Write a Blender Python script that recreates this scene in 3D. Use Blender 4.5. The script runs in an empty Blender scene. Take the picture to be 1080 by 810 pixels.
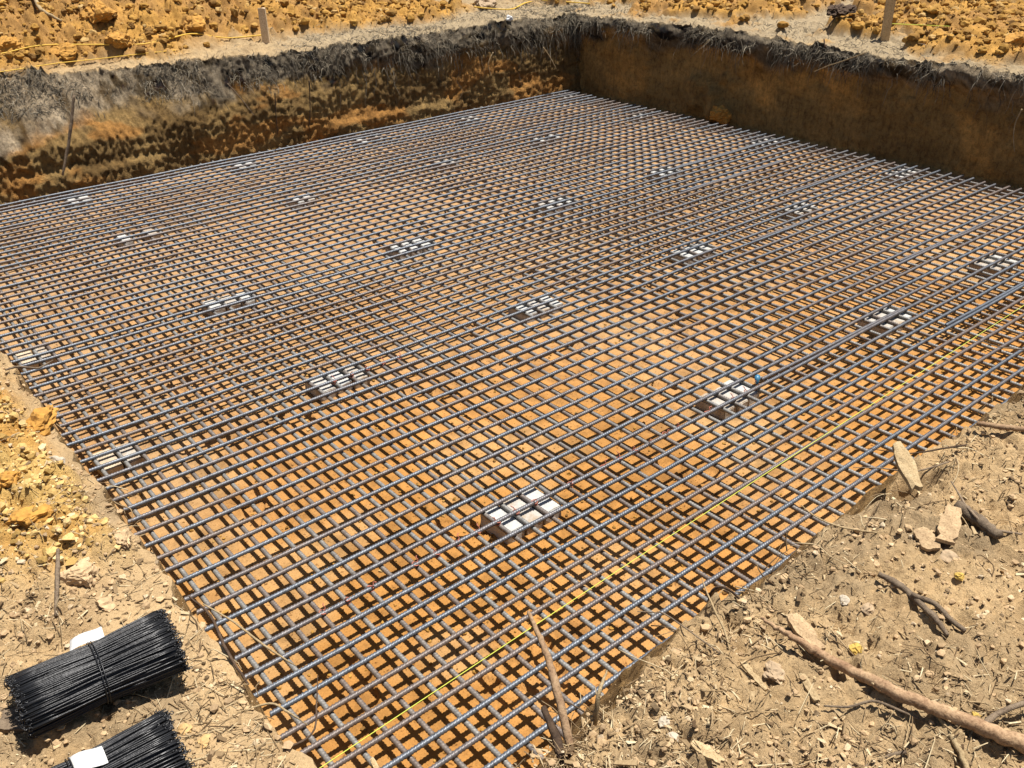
import bpy, math, random
import numpy as np
from mathutils import Matrix, Vector

random.seed(7)
RNG = np.random.default_rng(11)
scene = bpy.context.scene
COL = scene.collection
R = math.radians

# ------------------------------------------------------------------ camera
CAM_Z = 2.445
F_PX, PITCH, YAW, ROLL = 967.5, R(29.18), R(51.18), R(-1.376)
_F = np.array([math.cos(YAW), math.sin(YAW), 0.0])
_Rt = np.array([math.sin(YAW), -math.cos(YAW), 0.0])
_Z = np.array([0, 0, 1.0])
_fwd = _F * math.cos(PITCH) - _Z * math.sin(PITCH)
_up = _F * math.sin(PITCH) + _Z * math.cos(PITCH)
_r2 = _Rt * math.cos(ROLL) + _up * math.sin(ROLL)
_u2 = _up * math.cos(ROLL) - _Rt * math.sin(ROLL)
cam_data = bpy.data.cameras.new('camera')
cam_data.sensor_width = 36.0
cam_data.lens = F_PX / 1080 * 36.0
cam_data.clip_start = 0.02
cam_data.clip_end = 2000
cam = bpy.data.objects.new('camera', cam_data)
COL.objects.link(cam)
cam.matrix_world = Matrix(((_r2[0], _u2[0], -_fwd[0], 0), (_r2[1], _u2[1], -_fwd[1], 0),
                           (_r2[2], _u2[2], -_fwd[2], CAM_Z), (0, 0, 0, 1)))
scene.camera = cam


def ray(px, py):
    return _fwd + _r2 * (px - 540) / F_PX - _u2 * (py - 405) / F_PX


# ------------------------------------------------------------------ noise
def _hash(ix, iy, iz, seed):
    h = (ix.astype(np.int64) * 374761393 + iy.astype(np.int64) * 668265263 + iz.astype(np.int64) * 2147483647 + seed * 974634777) & 0xFFFFFFFF
    h = ((h ^ (h >> 13)) * 1274126177) & 0xFFFFFFFF
    h = ((h ^ (h >> 16)) * 2246822519) & 0xFFFFFFFF
    return (h ^ (h >> 15)) & 0xFFFFFFFF


def rnd(ix, iy, iz, seed):
    return _hash(ix, iy, iz, seed) / 4294967296.0


_G2 = np.stack([np.cos(np.arange(32) * math.tau / 32), np.sin(np.arange(32) * math.tau / 32)], 1)


def per2(x, y, seed=0):
    x0 = np.floor(x); y0 = np.floor(y)
    fx = x - x0; fy = y - y0
    ux = fx * fx * fx * (fx * (fx * 6 - 15) + 10); uy = fy * fy * fy * (fy * (fy * 6 - 15) + 10)
    out = 0
    for dx in (0, 1):
        for dy in (0, 1):
            g = _G2[_hash(x0 + dx, y0 + dy, np.zeros_like(x0), seed) & 31]
            v = g[..., 0] * (fx - dx) + g[..., 1] * (fy - dy)
            out = out + v * (ux if dx else 1 - ux) * (uy if dy else 1 - uy)
    return out * 1.4


def fbm(x, y, seed=0, octs=4, gain=.5):
    a = 1.0; s = 0; f = 1.0
    for o in range(octs):
        s = s + a * per2(x * f + 17.3 * o, y * f - 9.1 * o, seed + o)
        a *= gain; f *= 2.03
    return s


def lumps(x, y, cell, prob, seed, hmin=.3):
    """clods: random low domes, one per cell with the given chance; the result is in cell units"""
    X = x / cell; Y = y / cell
    ix = np.floor(X); iy = np.floor(Y)
    out = np.zeros_like(X)
    z = np.zeros_like(ix)
    for dx in (-1, 0, 1):
        for dy in (-1, 0, 1):
            cx = ix + dx; cy = iy + dy
            on = rnd(cx, cy, z, seed) < prob
            px = cx + rnd(cx, cy, z + 1, seed); py = cy + rnd(cx, cy, z + 2, seed)
            rad = .25 + .5 * rnd(cx, cy, z + 3, seed)
            an = rnd(cx, cy, z + 4, seed) * math.pi
            ec = .55 + .45 * rnd(cx, cy, z + 5, seed)
            ca, sa = np.cos(an), np.sin(an)
            qx = (X - px) * ca + (Y - py) * sa; qy = (-(X - px) * sa + (Y - py) * ca) / ec
            d2 = (qx * qx + qy * qy) / (rad * rad)
            tilt = 1 + .8 * (qx / rad) * (rnd(cx, cy, z + 6, seed) - .5)
            hgt = rad * (hmin + (1 - hmin) * rnd(cx, cy, z + 7, seed))
            v = np.where(on & (d2 < 1), hgt * np.sqrt(np.clip(1 - d2, 0, 1)) * tilt, 0)
            out = np.maximum(out, v)
    return out


def sstep(a, b, x):
    t = np.clip((x - a) / (b - a), 0, 1)
    return t * t * (3 - 2 * t)


# ------------------------------------------------------------------ terrain functions
UL, UR, VF, VB = 0.460, 7.98, 1.02, 8.52
FLOOR = .042        # level of the pit floor
BRICK_H = .055        # rim lines of the pit


def zones(u, v):
    """soil kinds: clay (loose orange spoil), grey (dry grass and topsoil)"""
    n = fbm(u * .9, v * .9, 31, 3)
    n2 = fbm(u * 2.6, v * 2.6, 41, 3)
    left = (u < UL + .1) & (v < VB + .2)
    c_left = sstep(2.15, 2.45, v + .2 * n + .35 * (.45 - u) * 0) * sstep(.46, .36, u + .08 * n2) * sstep(3.6, 3.2, v + .2 * n)
    back = v > VB - .3
    line = VB + .60 + .30 * n + .25 * sstep(5, 6.4, u) + .35 * sstep(3.2, 4.2, u) * sstep(6, 5, u) * .3
    c_back = sstep(-.12, .12, v - line)
    c_back = c_back * (1 - .9 * sstep(6.6, 7.6, u))
    # patches among the dry grass on the right
    pr = sstep(-.2, .1, n * .9 + n2 * .5 + .22 * sstep(UR + .5, UR + 3, u) + .3 * sstep(5.2, 3.6, v))
    c_right = pr * sstep(UR + .0, UR + .45, u + .25 * n2)
    clay = np.where(left, c_left, 0)
    clay = np.maximum(clay, np.where(back, c_back, 0))
    clay = np.maximum(clay, np.where(u > UR - .2, c_right, 0))
    grey = np.where(back | (u > UR - .3), 1 - clay, 0)
    g_near = sstep(.1, .5, n2 + .3 * n - .1) * .35
    grey = np.maximum(grey, np.where(left | (v < VF + .1), g_near * (1 - clay), 0))
    grey = np.maximum(grey, np.where((v < VF + .15), sstep(2.6, 3.6, u) * .35 + sstep(.1, .5, n + .3 * n2) * .2 * (1 - .3 * n2), 0))
    grey = np.maximum(grey, np.where(left, sstep(3.6, 4.3, v) * .55 * (1 - clay), 0))
    return np.clip(clay, 0, 1), np.clip(grey, 0, 1)


def ground_h(u, v, rough=True):
    clay, grey = zones(u, v)
    far = sstep(3.5, 8.5, np.maximum(u, v))
    z = .845 + .11 * far
    # rounded lips on the near banks
    z = z - .035 * sstep(.25, UL, u) * ((v > VF - .1) & (v < VB)) * (u < UL + .2)
    z = z - .03 * sstep(.85, VF, v) * (u > UL - .1) * (v < VF + .2) * sstep(UR, UR - .5, u)
    z = z - .15 * np.exp(-(((u - 2.30) / .10) ** 2 + ((v - .985) / .055) ** 2) ** 2) + .06 * np.exp(-(((u - 2.8) / .38) ** 2 + ((v - .93) / .12) ** 2))
    z = z + .035 * fbm(u * .8, v * .8, 5, 3)
    # spoil bank behind the back wall, left of centre
    d = v - (VB + .95)
    bank = np.clip(d, 0, None)
    rise = np.minimum(bank * .42, .9 + .03 * bank)
    z = z + rise * sstep(6.4, 4.6, u) * (1 + .25 * fbm(u * .5, v * .5, 8, 2))
    z = z + .10 * clay * np.where((v > VB) | (u > UR), sstep(0, .5, np.maximum(v - VB, u - UR)), .35)
    if rough:
        smooth = 1 - .75 * sstep(.20, .30, u + .03 * fbm(u * 4, v * 4, 77, 2)) * (u < UL + .2) * (v > VF) * (v < 3.2)
        big = lumps(u, v, .30, .45, 101) * .30 * .45
        med = lumps(u, v, .115, .6, 102) * .115 * .55
        sm = lumps(u + .01 * fbm(u * 20, v * 20, 3, 2), v, .045, .75, 103) * .045 * .6
        ti = lumps(u, v, .019, .75, 104) * .019 * .6
        z = z + clay * ((big * 1.2 + med * 1.5 + sm * 1.6 + ti * 1.5) * np.where(v > VB, 1.35, np.where(u > UR, .8, 1.0)) - .6 * lumps(u, v, .10, .45, 110) * .10 - .6 * lumps(u, v, .04, .5, 111) * .04) + clay * .018 * np.clip(np.abs(fbm(u * 13, v * 13, 19, 4)) - .12, -.1, .5)
        z = z + (1 - clay) * smooth * (lumps(u, v, .22, .28, 105) * .22 * .22 + med * .55 + sm * 1.35 + ti * 2.0 - .6 * lumps(u, v, .06, .30, 112) * .06)
        z = z + smooth * (.010 * fbm(u * 9, v * 9, 6, 3) + .0075 * fbm(u * 48, v * 48, 7, 3, .6) + clay * .008 * np.abs(fbm(u * 30, v * 30, 9, 3)))
    return z


_BP = np.random.default_rng(77)
BOOTS = [(_BP.uniform(.8, 7), _BP.uniform(1.5, 8), _BP.uniform(0, 6.28)) for _ in range(70)]


def dents(u, v):
    out = np.zeros_like(u)
    for bx, by, an in BOOTS:
        m = (np.abs(u - bx) < .2) & (np.abs(v - by) < .2)
        if not m.any(): continue
        x = u[m] - bx; y = v[m] - by
        a = x * math.cos(an) + y * math.sin(an); b = -x * math.sin(an) + y * math.cos(an)
        d = (np.abs(a) / .14) ** 3 + (np.abs(b) / (.048 + .008 * np.sin(a * 20))) ** 3
        out[m] += -.014 * sstep(1.15, .7, d) + .005 * np.exp(-((d - 1.3) / .4) ** 2)
    return out


def floor_h(u, v):
    return FLOOR + dents(u, v) + .006 * fbm(u * 1.3, v * 1.3, 51, 3) + .0018 * fbm(u * 9, v * 9, 52, 3) + lumps(u, v, .05, .12, 53) * .05 * .10 + .0007 * fbm(u * 50, v * 50, 54, 2)


def on_ground(px, py, dz=0.0):
    """first point of the ground (outside the pit) under a pixel of the photograph"""
    d = ray(px, py)
    t0 = 1.5 / -d[2]
    t = np.concatenate([np.linspace(.35, 1.6, 500)]) * t0
    Q = d[None] * t[:, None]
    g = ground_h(Q[:, 0], Q[:, 1])
    pit = (Q[:, 0] > UL + .04) & (Q[:, 0] < UR) & (Q[:, 1] > VF + .04) & (Q[:, 1] < VB)
    g = np.where(pit, -5, g)
    dif = Q[:, 2] + CAM_Z - g
    k = np.where(dif < 0)[0]
    k = int(k[0]) if len(k) else len(t) - 1
    if k > 0 and not pit[k - 1]:
        f = dif[k - 1] / (dif[k - 1] - dif[k] + 1e-9); tt = t[k - 1] + (t[k] - t[k - 1]) * f
    else: tt = t[k]
    p = d * tt
    z = float(ground_h(np.array([p[0]]), np.array([p[1]]))[0])
    return Vector((p[0], p[1], z + dz))


def at_height(px, py, z):
    d = ray(px, py)
    p = d * ((CAM_Z - z) / -d[2])
    return Vector((p[0], p[1], z))


# ------------------------------------------------------------------ object helpers
def tag(o, label=None, cat=None, group=None, kind=None):
    if label: o['label'] = label
    if cat: o['category'] = cat
    if group: o['group'] = group
    if kind: o['kind'] = kind
    return o


def mesh_np(name, V, F, mat=None, parent=None, smooth=True, F3=None):
    me = bpy.data.meshes.new(name)
    V = np.asarray(V, dtype=np.float32)
    loops = []; starts = []; n = 0
    if F is not None and len(F):
        F = np.asarray(F, dtype=np.int32); loops.append(F.ravel())
        starts.append(np.arange(len(F)) * F.shape[1]); n = F.size
        k = [F.shape[1]] * len(F)
    if F3 is not None and len(F3):
        F3 = np.asarray(F3, dtype=np.int32); loops.append(F3.ravel())
        starts.append(n + np.arange(len(F3)) * 3)
    L = np.concatenate(loops); S = np.concatenate(starts).astype(np.int32)
    me.vertices.add(len(V)); me.vertices.foreach_set('co', V.ravel())
    me.loops.add(len(L)); me.loops.foreach_set('vertex_index', L)
    me.polygons.add(len(S)); me.polygons.foreach_set('loop_start', S)
    me.polygons.foreach_set('use_smooth', np.full(len(S), smooth))
    me.update(calc_edges=True)
    me.validate()
    if mat: me.materials.append(mat)
    return link(name, me, parent)


def link(name, me, parent=None):
    o = bpy.data.objects.new(name, me)
    COL.objects.link(o)
    if parent: o.parent = parent
    return o


def empty(name, loc, rz=0):
    o = bpy.data.objects.new(name, None)
    COL.objects.link(o)
    o.empty_display_size = .05
    o.location = loc; o.rotation_euler = (0, 0, rz)
    return o


def tube_np(P, rad, n=8, wob=0.0, seed=0, cap=True):
    """round tube along points P with radius per point; returns V, quads, tris"""
    P = np.asarray(P, float); rad = np.broadcast_to(np.asarray(rad, float), (len(P),))
    T = np.gradient(P, axis=0); T /= np.linalg.norm(T, axis=1)[:, None] + 1e-12
    ref = np.array([0, 0, 1.0]) if abs(T[0][2]) < .9 else np.array([1.0, 0, 0])
    A = np.cross(T, ref); A /= np.linalg.norm(A, axis=1)[:, None] + 1e-12
    B = np.cross(T, A)
    th = np.arange(n) * math.tau / n
    rr = rad[:, None] * np.ones(n)
    if wob:
        g = np.random.default_rng(seed)
        rr = rr * (1 + wob * g.normal(size=rr.shape) + .6 * wob * g.normal(size=(1, n)))
    V = P[:, None, :] + rr[..., None] * (np.cos(th)[None, :, None] * A[:, None, :] + np.sin(th)[None, :, None] * B[:, None, :])
    m = len(P)
    i = np.arange(m - 1)[:, None]; j = np.arange(n)[None, :]
    a = i * n + j; b = i * n + (j + 1) % n
    Q = np.stack([a, a + n, b + n, b], -1).reshape(-1, 4)
    V = V.reshape(-1, 3)
    T3 = np.zeros((0, 3), int)
    if cap:
        V = np.vstack([V, P[0], P[-1]])
        c0 = m * n; c1 = c0 + 1
        jj = np.arange(n)
        t0 = np.stack([np.full(n, c0), jj, (jj + 1) % n], -1)
        t1 = np.stack([np.full(n, c1), (m - 1) * n + (jj + 1) % n, (m - 1) * n + jj], -1)
        T3 = np.vstack([t0, t1])
    return V, Q, T3


class Bag:
    def __init__(s): s.V = []; s.Q = []; s.T = []; s.n = 0
    def add(s, V, Q, T=None):
        s.V.append(V)
        if Q is not None and len(Q): s.Q.append(np.asarray(Q) + s.n)
        if T is not None and len(T): s.T.append(np.asarray(T) + s.n)
        s.n += len(V)
    def build(s, name, mat, parent=None, smooth=True):
        return mesh_np(name, np.vstack(s.V), np.vstack(s.Q) if s.Q else None, mat, parent, smooth, np.vstack(s.T) if s.T else None)


def resample(pts, n):
    """smooth curve through a few points (Catmull-Rom)"""
    P = np.array([list(p) for p in pts], float)
    if len(P) == 2:
        t = np.linspace(0, 1, n)[:, None]
        return P[0] * (1 - t) + P[1] * t
    Q = np.vstack([2 * P[0] - P[1], P, 2 * P[-1] - P[-2]])
    out = []
    for s in np.linspace(0, len(P) - 1 - 1e-6, n):
        k = int(s); t = s - k
        a, b, c, d = Q[k:k + 4]
        out.append(.5 * ((2 * b) + (c - a) * t + (2 * a - 5 * b + 4 * c - d) * t * t + (3 * b - a - 3 * c + d) * t ** 3))
    return np.array(out)


# ------------------------------------------------------------------ materials
def new_mat(name):
    m = bpy.data.materials.new(name); m.use_nodes = True
    nt = m.node_tree; nt.nodes.clear()
    out = nt.nodes.new('ShaderNodeOutputMaterial'); b = nt.nodes.new('ShaderNodeBsdfPrincipled')
    nt.links.new(b.outputs[0], out.inputs[0])
    return m, nt, b


def node(nt, typ, **kw):
    n = nt.nodes.new(typ)
    for k, v in kw.items():
        if k in n.inputs.keys(): n.inputs[k].default_value = v
        else: setattr(n, k, v)
    return n


def noise(nt, scale, detail=4, rough=.6, vec=None):
    n = node(nt, 'ShaderNodeTexNoise', Scale=scale, Detail=detail, Roughness=rough)
    if vec: nt.links.new(vec, n.inputs['Vector'])
    return n


def ramp(nt, fac, stops):
    r = nt.nodes.new('ShaderNodeValToRGB')
    e = r.color_ramp.elements
    e[0].position, e[0].color = stops[0][0], (*stops[0][1], 1)
    e[1].position, e[1].color = stops[-1][0], (*stops[-1][1], 1)
    for p, c in stops[1:-1]:
        x = e.new(p); x.color = (*c, 1)
    nt.links.new(fac, r.inputs[0])
    return r


def mixc(nt, fac, a, b, mode='MIX'):
    m = nt.nodes.new('ShaderNodeMix'); m.data_type = 'RGBA'; m.blend_type = mode
    for s, x in ((0, fac), (6, a), (7, b)):
        if hasattr(x, 'is_linked') or hasattr(x, 'links'): nt.links.new(x, m.inputs[s])
        else: m.inputs[s].default_value = x if s == 0 else (*x, 1)
    return m.outputs[2]


def soil_material(name, fine=1.0, bump_d=.004, wall=False, speck=False):
    m, nt, b = new_mat(name)
    at = node(nt, 'ShaderNodeAttribute', attribute_name='soil')
    tc = node(nt, 'ShaderNodeTexCoord')
    g = noise(nt, 7, 6, .65, tc.outputs['Object'])
    r1 = ramp(nt, g.outputs[0], [(.28, (.72, .69, .66)), (.5, (1, 1, 1)), (.72, (1.18, 1.16, 1.12))])
    g2 = noise(nt, 140, 5, .7, tc.outputs['Object'])
    r2 = ramp(nt, g2.outputs[0], [(.30, (.52, .48, .44)), (.44, (.94, .93, .92)), (.6, (1.04, 1.04, 1.04)), (.74, (1.35, 1.35, 1.3))])
    c = mixc(nt, 1.0, at.outputs[0], r1.outputs[0], 'MULTIPLY')
    c = mixc(nt, .9 * fine, c, r2.outputs[0], 'MULTIPLY')
    nt.links.new(c, b.inputs['Base Color'])
    b.inputs['Roughness'].default_value = .95
    b.inputs['Specular IOR Level'].default_value = .15
    n1 = noise(nt, 90, 6, .7, tc.outputs['Object'])
    n2 = noise(nt, 420, 3, .6, tc.outputs['Object'])
    ad = node(nt, 'ShaderNodeMath', operation='MULTIPLY_ADD'); ad.inputs[1].default_value = .35
    nt.links.new(n2.outputs[0], ad.inputs[0]); nt.links.new(n1.outputs[0], ad.inputs[2])
    if speck:       # dark grit pressed into the clay
        sp = noise(nt, 55, 3, .55, tc.outputs['Object'])
        rsp = ramp(nt, sp.outputs[0], [(.62, (1, 1, 1)), (.70, (.42, .36, .30))])
        c = mixc(nt, 1.0, c, rsp.outputs[0], 'MULTIPLY')
        nt.links.new(c, b.inputs['Base Color'])
    if wall:        # digger and root scratches running down the cut, clods in the earth
        mp = node(nt, 'ShaderNodeMapping'); mp.inputs['Scale'].default_value = (1, 1, .12)
        nt.links.new(tc.outputs['Object'], mp.inputs[0])
        sc = noise(nt, 34, 5, .7, mp.outputs[0])
        rs = ramp(nt, sc.outputs[0], [(.33, (.45, .42, .4)), (.47, (1, 1, 1)), (.7, (1.25, 1.22, 1.15))])
        mid = noise(nt, 22, 5, .75, tc.outputs['Object'])
        rm = ramp(nt, mid.outputs[0], [(.34, (.5, .46, .42)), (.5, (1, 1, 1)), (.68, (1.35, 1.3, 1.2))])
        c = mixc(nt, .55, mixc(nt, .8, c, rm.outputs[0], 'MULTIPLY'), rs.outputs[0], 'MULTIPLY')
        nt.links.new(c, b.inputs['Base Color'])
        a2 = node(nt, 'ShaderNodeMath', operation='MULTIPLY_ADD'); a2.inputs[1].default_value = 1.6
        nt.links.new(mid.outputs[0], a2.inputs[0]); nt.links.new(ad.outputs[0], a2.inputs[2])
        ad = node(nt, 'ShaderNodeMath', operation='MULTIPLY_ADD'); ad.inputs[1].default_value = .7
        nt.links.new(sc.outputs[0], ad.inputs[0]); nt.links.new(a2.outputs[0], ad.inputs[2])
    bp = node(nt, 'ShaderNodeBump', Strength=.9, Distance=bump_d)
    nt.links.new(ad.outputs[0], bp.inputs['Height']); nt.links.new(bp.outputs[0], b.inputs['Normal'])
    return m


def wood_material(name, c1, c2, scale=40, rough=.85):
    c1 = tuple(c * .74 for c in c1); c2 = tuple(c * .74 for c in c2)
    m, nt, b = new_mat(name)
    tc = node(nt, 'ShaderNodeTexCoord')
    n = noise(nt, scale, 6, .7, tc.outputs['Object'])
    r = ramp(nt, n.outputs[0], [(.3, c1), (.7, c2)])
    n3 = noise(nt, scale * 7, 3, .7, tc.outputs['Object'])
    r3 = ramp(nt, n3.outputs[0], [(.32, (.55, .5, .45)), (.5, (1, 1, 1)), (.7, (1.15, 1.15, 1.15))])
    c = mixc(nt, .9, r.outputs[0], r3.outputs[0], 'MULTIPLY')
    oi = node(nt, 'ShaderNodeObjectInfo')
    hs = node(nt, 'ShaderNodeHueSaturation')
    mr = node(nt, 'ShaderNodeMapRange'); mr.inputs[3].default_value = .8; mr.inputs[4].default_value = 1.2
    nt.links.new(oi.outputs['Random'], mr.inputs[0]); nt.links.new(mr.outputs[0], hs.inputs['Value'])
    nt.links.new(c, hs.inputs['Color']); nt.links.new(hs.outputs[0], b.inputs['Base Color'])
    b.inputs['Roughness'].default_value = rough
    b.inputs['Specular IOR Level'].default_value = .2
    bp = node(nt, 'ShaderNodeBump', Strength=.7, Distance=.003)
    nt.links.new(n3.outputs[0], bp.inputs['Height']); nt.links.new(bp.outputs[0], b.inputs['Normal'])
    return m


def island_material(name, stops, rough=.9, rnd_scale=1.0):
    stops = [(p, tuple(x * .74 for x in c)) for p, c in stops]
    """small scattered pieces: each loose piece has a tone of its own"""
    m, nt, b = new_mat(name)
    ge = node(nt, 'ShaderNodeNewGeometry')
    r = ramp(nt, ge.outputs['Random Per Island'], stops)
    tc = node(nt, 'ShaderNodeTexCoord')
    n = noise(nt, 200, 3, .6, tc.outputs['Object'])
    r2 = ramp(nt, n.outputs[0], [(.3, (.75, .73, .7)), (.7, (1.1, 1.1, 1.1))])
    nt.links.new(mixc(nt, 1.0, r.outputs[0], r2.outputs[0], 'MULTIPLY'), b.inputs['Base Color'])
    b.inputs['Roughness'].default_value = rough
    b.inputs['Specular IOR Level'].default_value = .2
    return m


def steel_material(name, cols, metal, rough, dust):
    m, nt, b = new_mat(name)
    tc = node(nt, 'ShaderNodeTexCoord'); oi = node(nt, 'ShaderNodeObjectInfo')
    ml = node(nt, 'ShaderNodeVectorMath', operation='MULTIPLY'); ml.inputs[1].default_value = (1, 1, 1)
    cm = node(nt, 'ShaderNodeVectorMath', operation='ADD')
    nt.links.new(tc.outputs['Object'], cm.inputs[0])
    rr = node(nt, 'ShaderNodeMath', operation='MULTIPLY'); rr.inputs[1].default_value = 91
    nt.links.new(oi.outputs['Random'], rr.inputs[0]); nt.links.new(rr.outputs[0], cm.inputs[1])
    n = noise(nt, 4.5, 6, .75, cm.outputs[0])
    fine = noise(nt, 60, 4, .7, cm.outputs[0])
    r = ramp(nt, fine.outputs[0], [(.3, cols[0]), (.7, cols[1])])
    rust = ramp(nt, fine.outputs[0], [(.3, (.075, .052, .042)), (.7, (.165, .125, .10))])
    # some bars dustier and browner than others
    ad = node(nt, 'ShaderNodeMath', operation='MULTIPLY_ADD'); ad.inputs[1].default_value = .55
    nt.links.new(oi.outputs['Random'], ad.inputs[0]); nt.links.new(n.outputs[0], ad.inputs[2])
    k = ramp(nt, ad.outputs[0], [(dust, (0, 0, 0)), (1.0, (.85, .85, .85))])
    nt.links.new(mixc(nt, k.outputs[0], r.outputs[0], rust.outputs[0]), b.inputs['Base Color'])
    mt = node(nt, 'ShaderNodeMapRange'); mt.inputs[3].default_value = metal; mt.inputs[4].default_value = .2
    nt.links.new(k.outputs[0], mt.inputs[0]); nt.links.new(mt.outputs[0], b.inputs['Metallic'])
    b.inputs['Roughness'].default_value = rough
    return m


def plain(name, col, rough=.6, metal=0.0, var=.2, scale=30):
    col = tuple(c * .76 for c in col)
    m, nt, b = new_mat(name)
    tc = node(nt, 'ShaderNodeTexCoord')
    n = noise(nt, scale, 5, .65, tc.outputs['Object'])
    r = ramp(nt, n.outputs[0], [(.3, tuple(c * (1 - var) for c in col)), (.7, tuple(min(1, c * (1 + var)) for c in col))])
    nt.links.new(r.outputs[0], b.inputs['Base Color'])
    b.inputs['Roughness'].default_value = rough; b.inputs['Metallic'].default_value = metal
    bp = node(nt, 'ShaderNodeBump', Strength=.4, Distance=.002)
    nt.links.new(n.outputs[0], bp.inputs['Height']); nt.links.new(bp.outputs[0], b.inputs['Normal'])
    return m


M_ground = soil_material('dry_soil', 1.0, .014)
M_floor = soil_material('orange_clay_floor', 1.0, .004, speck=True)
M_wall = soil_material('cut_earth', 1.0, .018, True)
M_steel = steel_material('rebar_steel', ((.052, .059, .071), (.150, .165, .19)), .45, .48, .66)
M_steel_dusty = steel_material('dusty_rebar_steel', ((.10, .097, .092), (.25, .24, .22)), .25, .58, .62)
M_dusty_brick = plain('dusty_concrete', (.50, .40, .28), .95, 0, .3, 30)
def brick_material():
    m, nt, b = new_mat('pale_concrete')
    tc = node(nt, 'ShaderNodeTexCoord'); oi = node(nt, 'ShaderNodeObjectInfo')
    n = noise(nt, 45, 5, .7, tc.outputs['Object'])
    base = ramp(nt, n.outputs[0], [(.3, (.30, .295, .28)), (.7, (.44, .43, .40))])
    dirt = noise(nt, 14, 5, .75, tc.outputs['Object'])
    ad = node(nt, 'ShaderNodeMath', operation='MULTIPLY_ADD'); ad.inputs[1].default_value = .45
    nt.links.new(oi.outputs['Random'], ad.inputs[0]); nt.links.new(dirt.outputs[0], ad.inputs[2])
    k = ramp(nt, ad.outputs[0], [(.70, (0, 0, 0)), (1.0, (.85, .85, .85))])
    c = mixc(nt, k.outputs[0], base.outputs[0], (.27, .19, .11))
    nt.links.new(c, b.inputs['Base Color']); b.inputs['Roughness'].default_value = .92
    bp = node(nt, 'ShaderNodeBump', Strength=.6, Distance=.003)
    nt.links.new(n.outputs[0], bp.inputs['Height']); nt.links.new(bp.outputs[0], b.inputs['Normal'])
    return m


M_brick = brick_material()
M_blackwire = plain('black_annealed_wire', (.034, .034, .036), .35, .45, .4, 90)
M_paper = plain('white_paper', (.82, .81, .78), .7, 0, .04, 20)
M_string = plain('yellow_string', (.62, .64, .07), .7, 0, .12, 300)
M_ostring = plain('orange_yellow_string', (.80, .50, .06), .7, 0, .12, 300)
M_blue = plain('blue_plastic', (.05, .20, .33), .45, 0, .1, 40)
M_rust = plain('rusty_tie_wire', (.50, .17, .11), .7, .3, .3, 200)
M_stick = wood_material('pinkish_bark', (.24, .135, .075), (.52, .35, .20), 22)
M_twig = wood_material('grey_twig', (.13, .09, .06), (.32, .24, .16), 40)
M_dark = wood_material('dark_root', (.05, .03, .02), (.14, .09, .055), 40)
M_pale = wood_material('pale_split_wood', (.36, .25, .125), (.58, .44, .25), 35)
M_bark = wood_material('tan_bark', (.30, .20, .11), (.52, .37, .21), 30)
M_stake_b = wood_material('brown_stake', (.50, .35, .18), (.68, .50, .28), 14)
M_stake_p = wood_material('weathered_stake', (.85, .62, .38), (.98, .76, .50), 14)
M_grass = island_material('dry_grass', [(0, (.05, .04, .03)), (.4, (.17, .145, .11)), (.75, (.33, .28, .205)), (1, (.55, .47, .34))])
M_chip = island_material('wood_litter', [(0, (.10, .06, .03)), (.3, (.28, .19, .10)), (.7, (.46, .33, .18)), (1, (.72, .60, .38))])
M_peb = island_material('soil_crumbs', [(0, (.16, .11, .06)), (.2, (.48, .33, .185)), (.8, (.64, .45, .25)), (1, (.66, .53, .36))])
M_clod = island_material('clay_clods', [(0, (.20, .105, .03)), (.4, (.40, .215, .045)), (.85, (.52, .29, .065)), (1, (.56, .38, .16))])
M_ochre = island_material('ochre_crumbs', [(0, (.34, .21, .06)), (.35, (.60, .39, .13)), (.8, (.74, .52, .21)), (1, (.80, .62, .34))])
M_lump = plain('ochre_lump', (.56, .36, .15), .95, 0, .25, 60)
M_stone_y = plain('yellow_clay_lump', (.58, .38, .08), .9, 0, .2, 80)
M_stone_g = plain('grey_stone', (.42, .30, .18), .9, 0, .25, 70)
M_stone_p = plain('pale_stone', (.52, .44, .33), .9, 0, .2, 70)
M_tan = plain('tan_soil_lump', (.58, .40, .22), .95, 0, .3, 60)
M_clay = plain('orange_clay_lump', (.50, .25, .045), .95, 0, .3, 40)

# ------------------------------------------------------------------ terrain mesh


def lines(segs):
    """segs: (start, step0, end, step1) with graded steps"""
    out = []
    for a, s0, b, s1 in segs:
        n = max(2, int(round((b - a) / ((s0 + s1) / 2))))
        t = np.linspace(0, 1, n, endpoint=False)
        k = s1 / s0
        if abs(k - 1) < 1e-3: x = t
        else: x = (np.power(k, t) - 1) / (k - 1)
        out.append(a + (b - a) * x)
    return np.concatenate(out)


NW_N, NW_F = 26, 54
u_out0 = lines([(-160, 40, -10, 3), (-10, 1.5, -1.3, .05), (-1.3, .02, -.75, .008), (-.75, .0075, UL, .0075)])
u_wl = UL + .16 * np.linspace(0, 1, NW_N, endpoint=False)
u_in = lines([(UL + .16, .02, 3.0, .02), (3.0, .02, UR - .04, .024)])
u_wr = UR - .04 + .04 * np.linspace(0, 1, NW_F, endpoint=False)
u_out1 = np.append(lines([(UR, .016, 12.5, .035), (12.5, .05, 22, .8), (22, 2, 220, 40)]), 220)
v_out0 = lines([(-160, 40, -8, 3), (-8, 1.5, -.3, .03), (-.3, .02, .15, .008), (.15, .0075, VF, .0075)])
v_wf = VF + .42 * np.linspace(0, 1, NW_N, endpoint=False)
v_in = lines([(VF + .42, .02, 3.0, .02), (3.0, .02, VB - .04, .024)])
v_wb = VB - .04 + .04 * np.linspace(0, 1, NW_F, endpoint=False)
v_out1 = np.append(lines([(VB, .016, 16.5, .035), (16.5, .05, 26, .8), (26, 2, 220, 40)]), 220)
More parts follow.
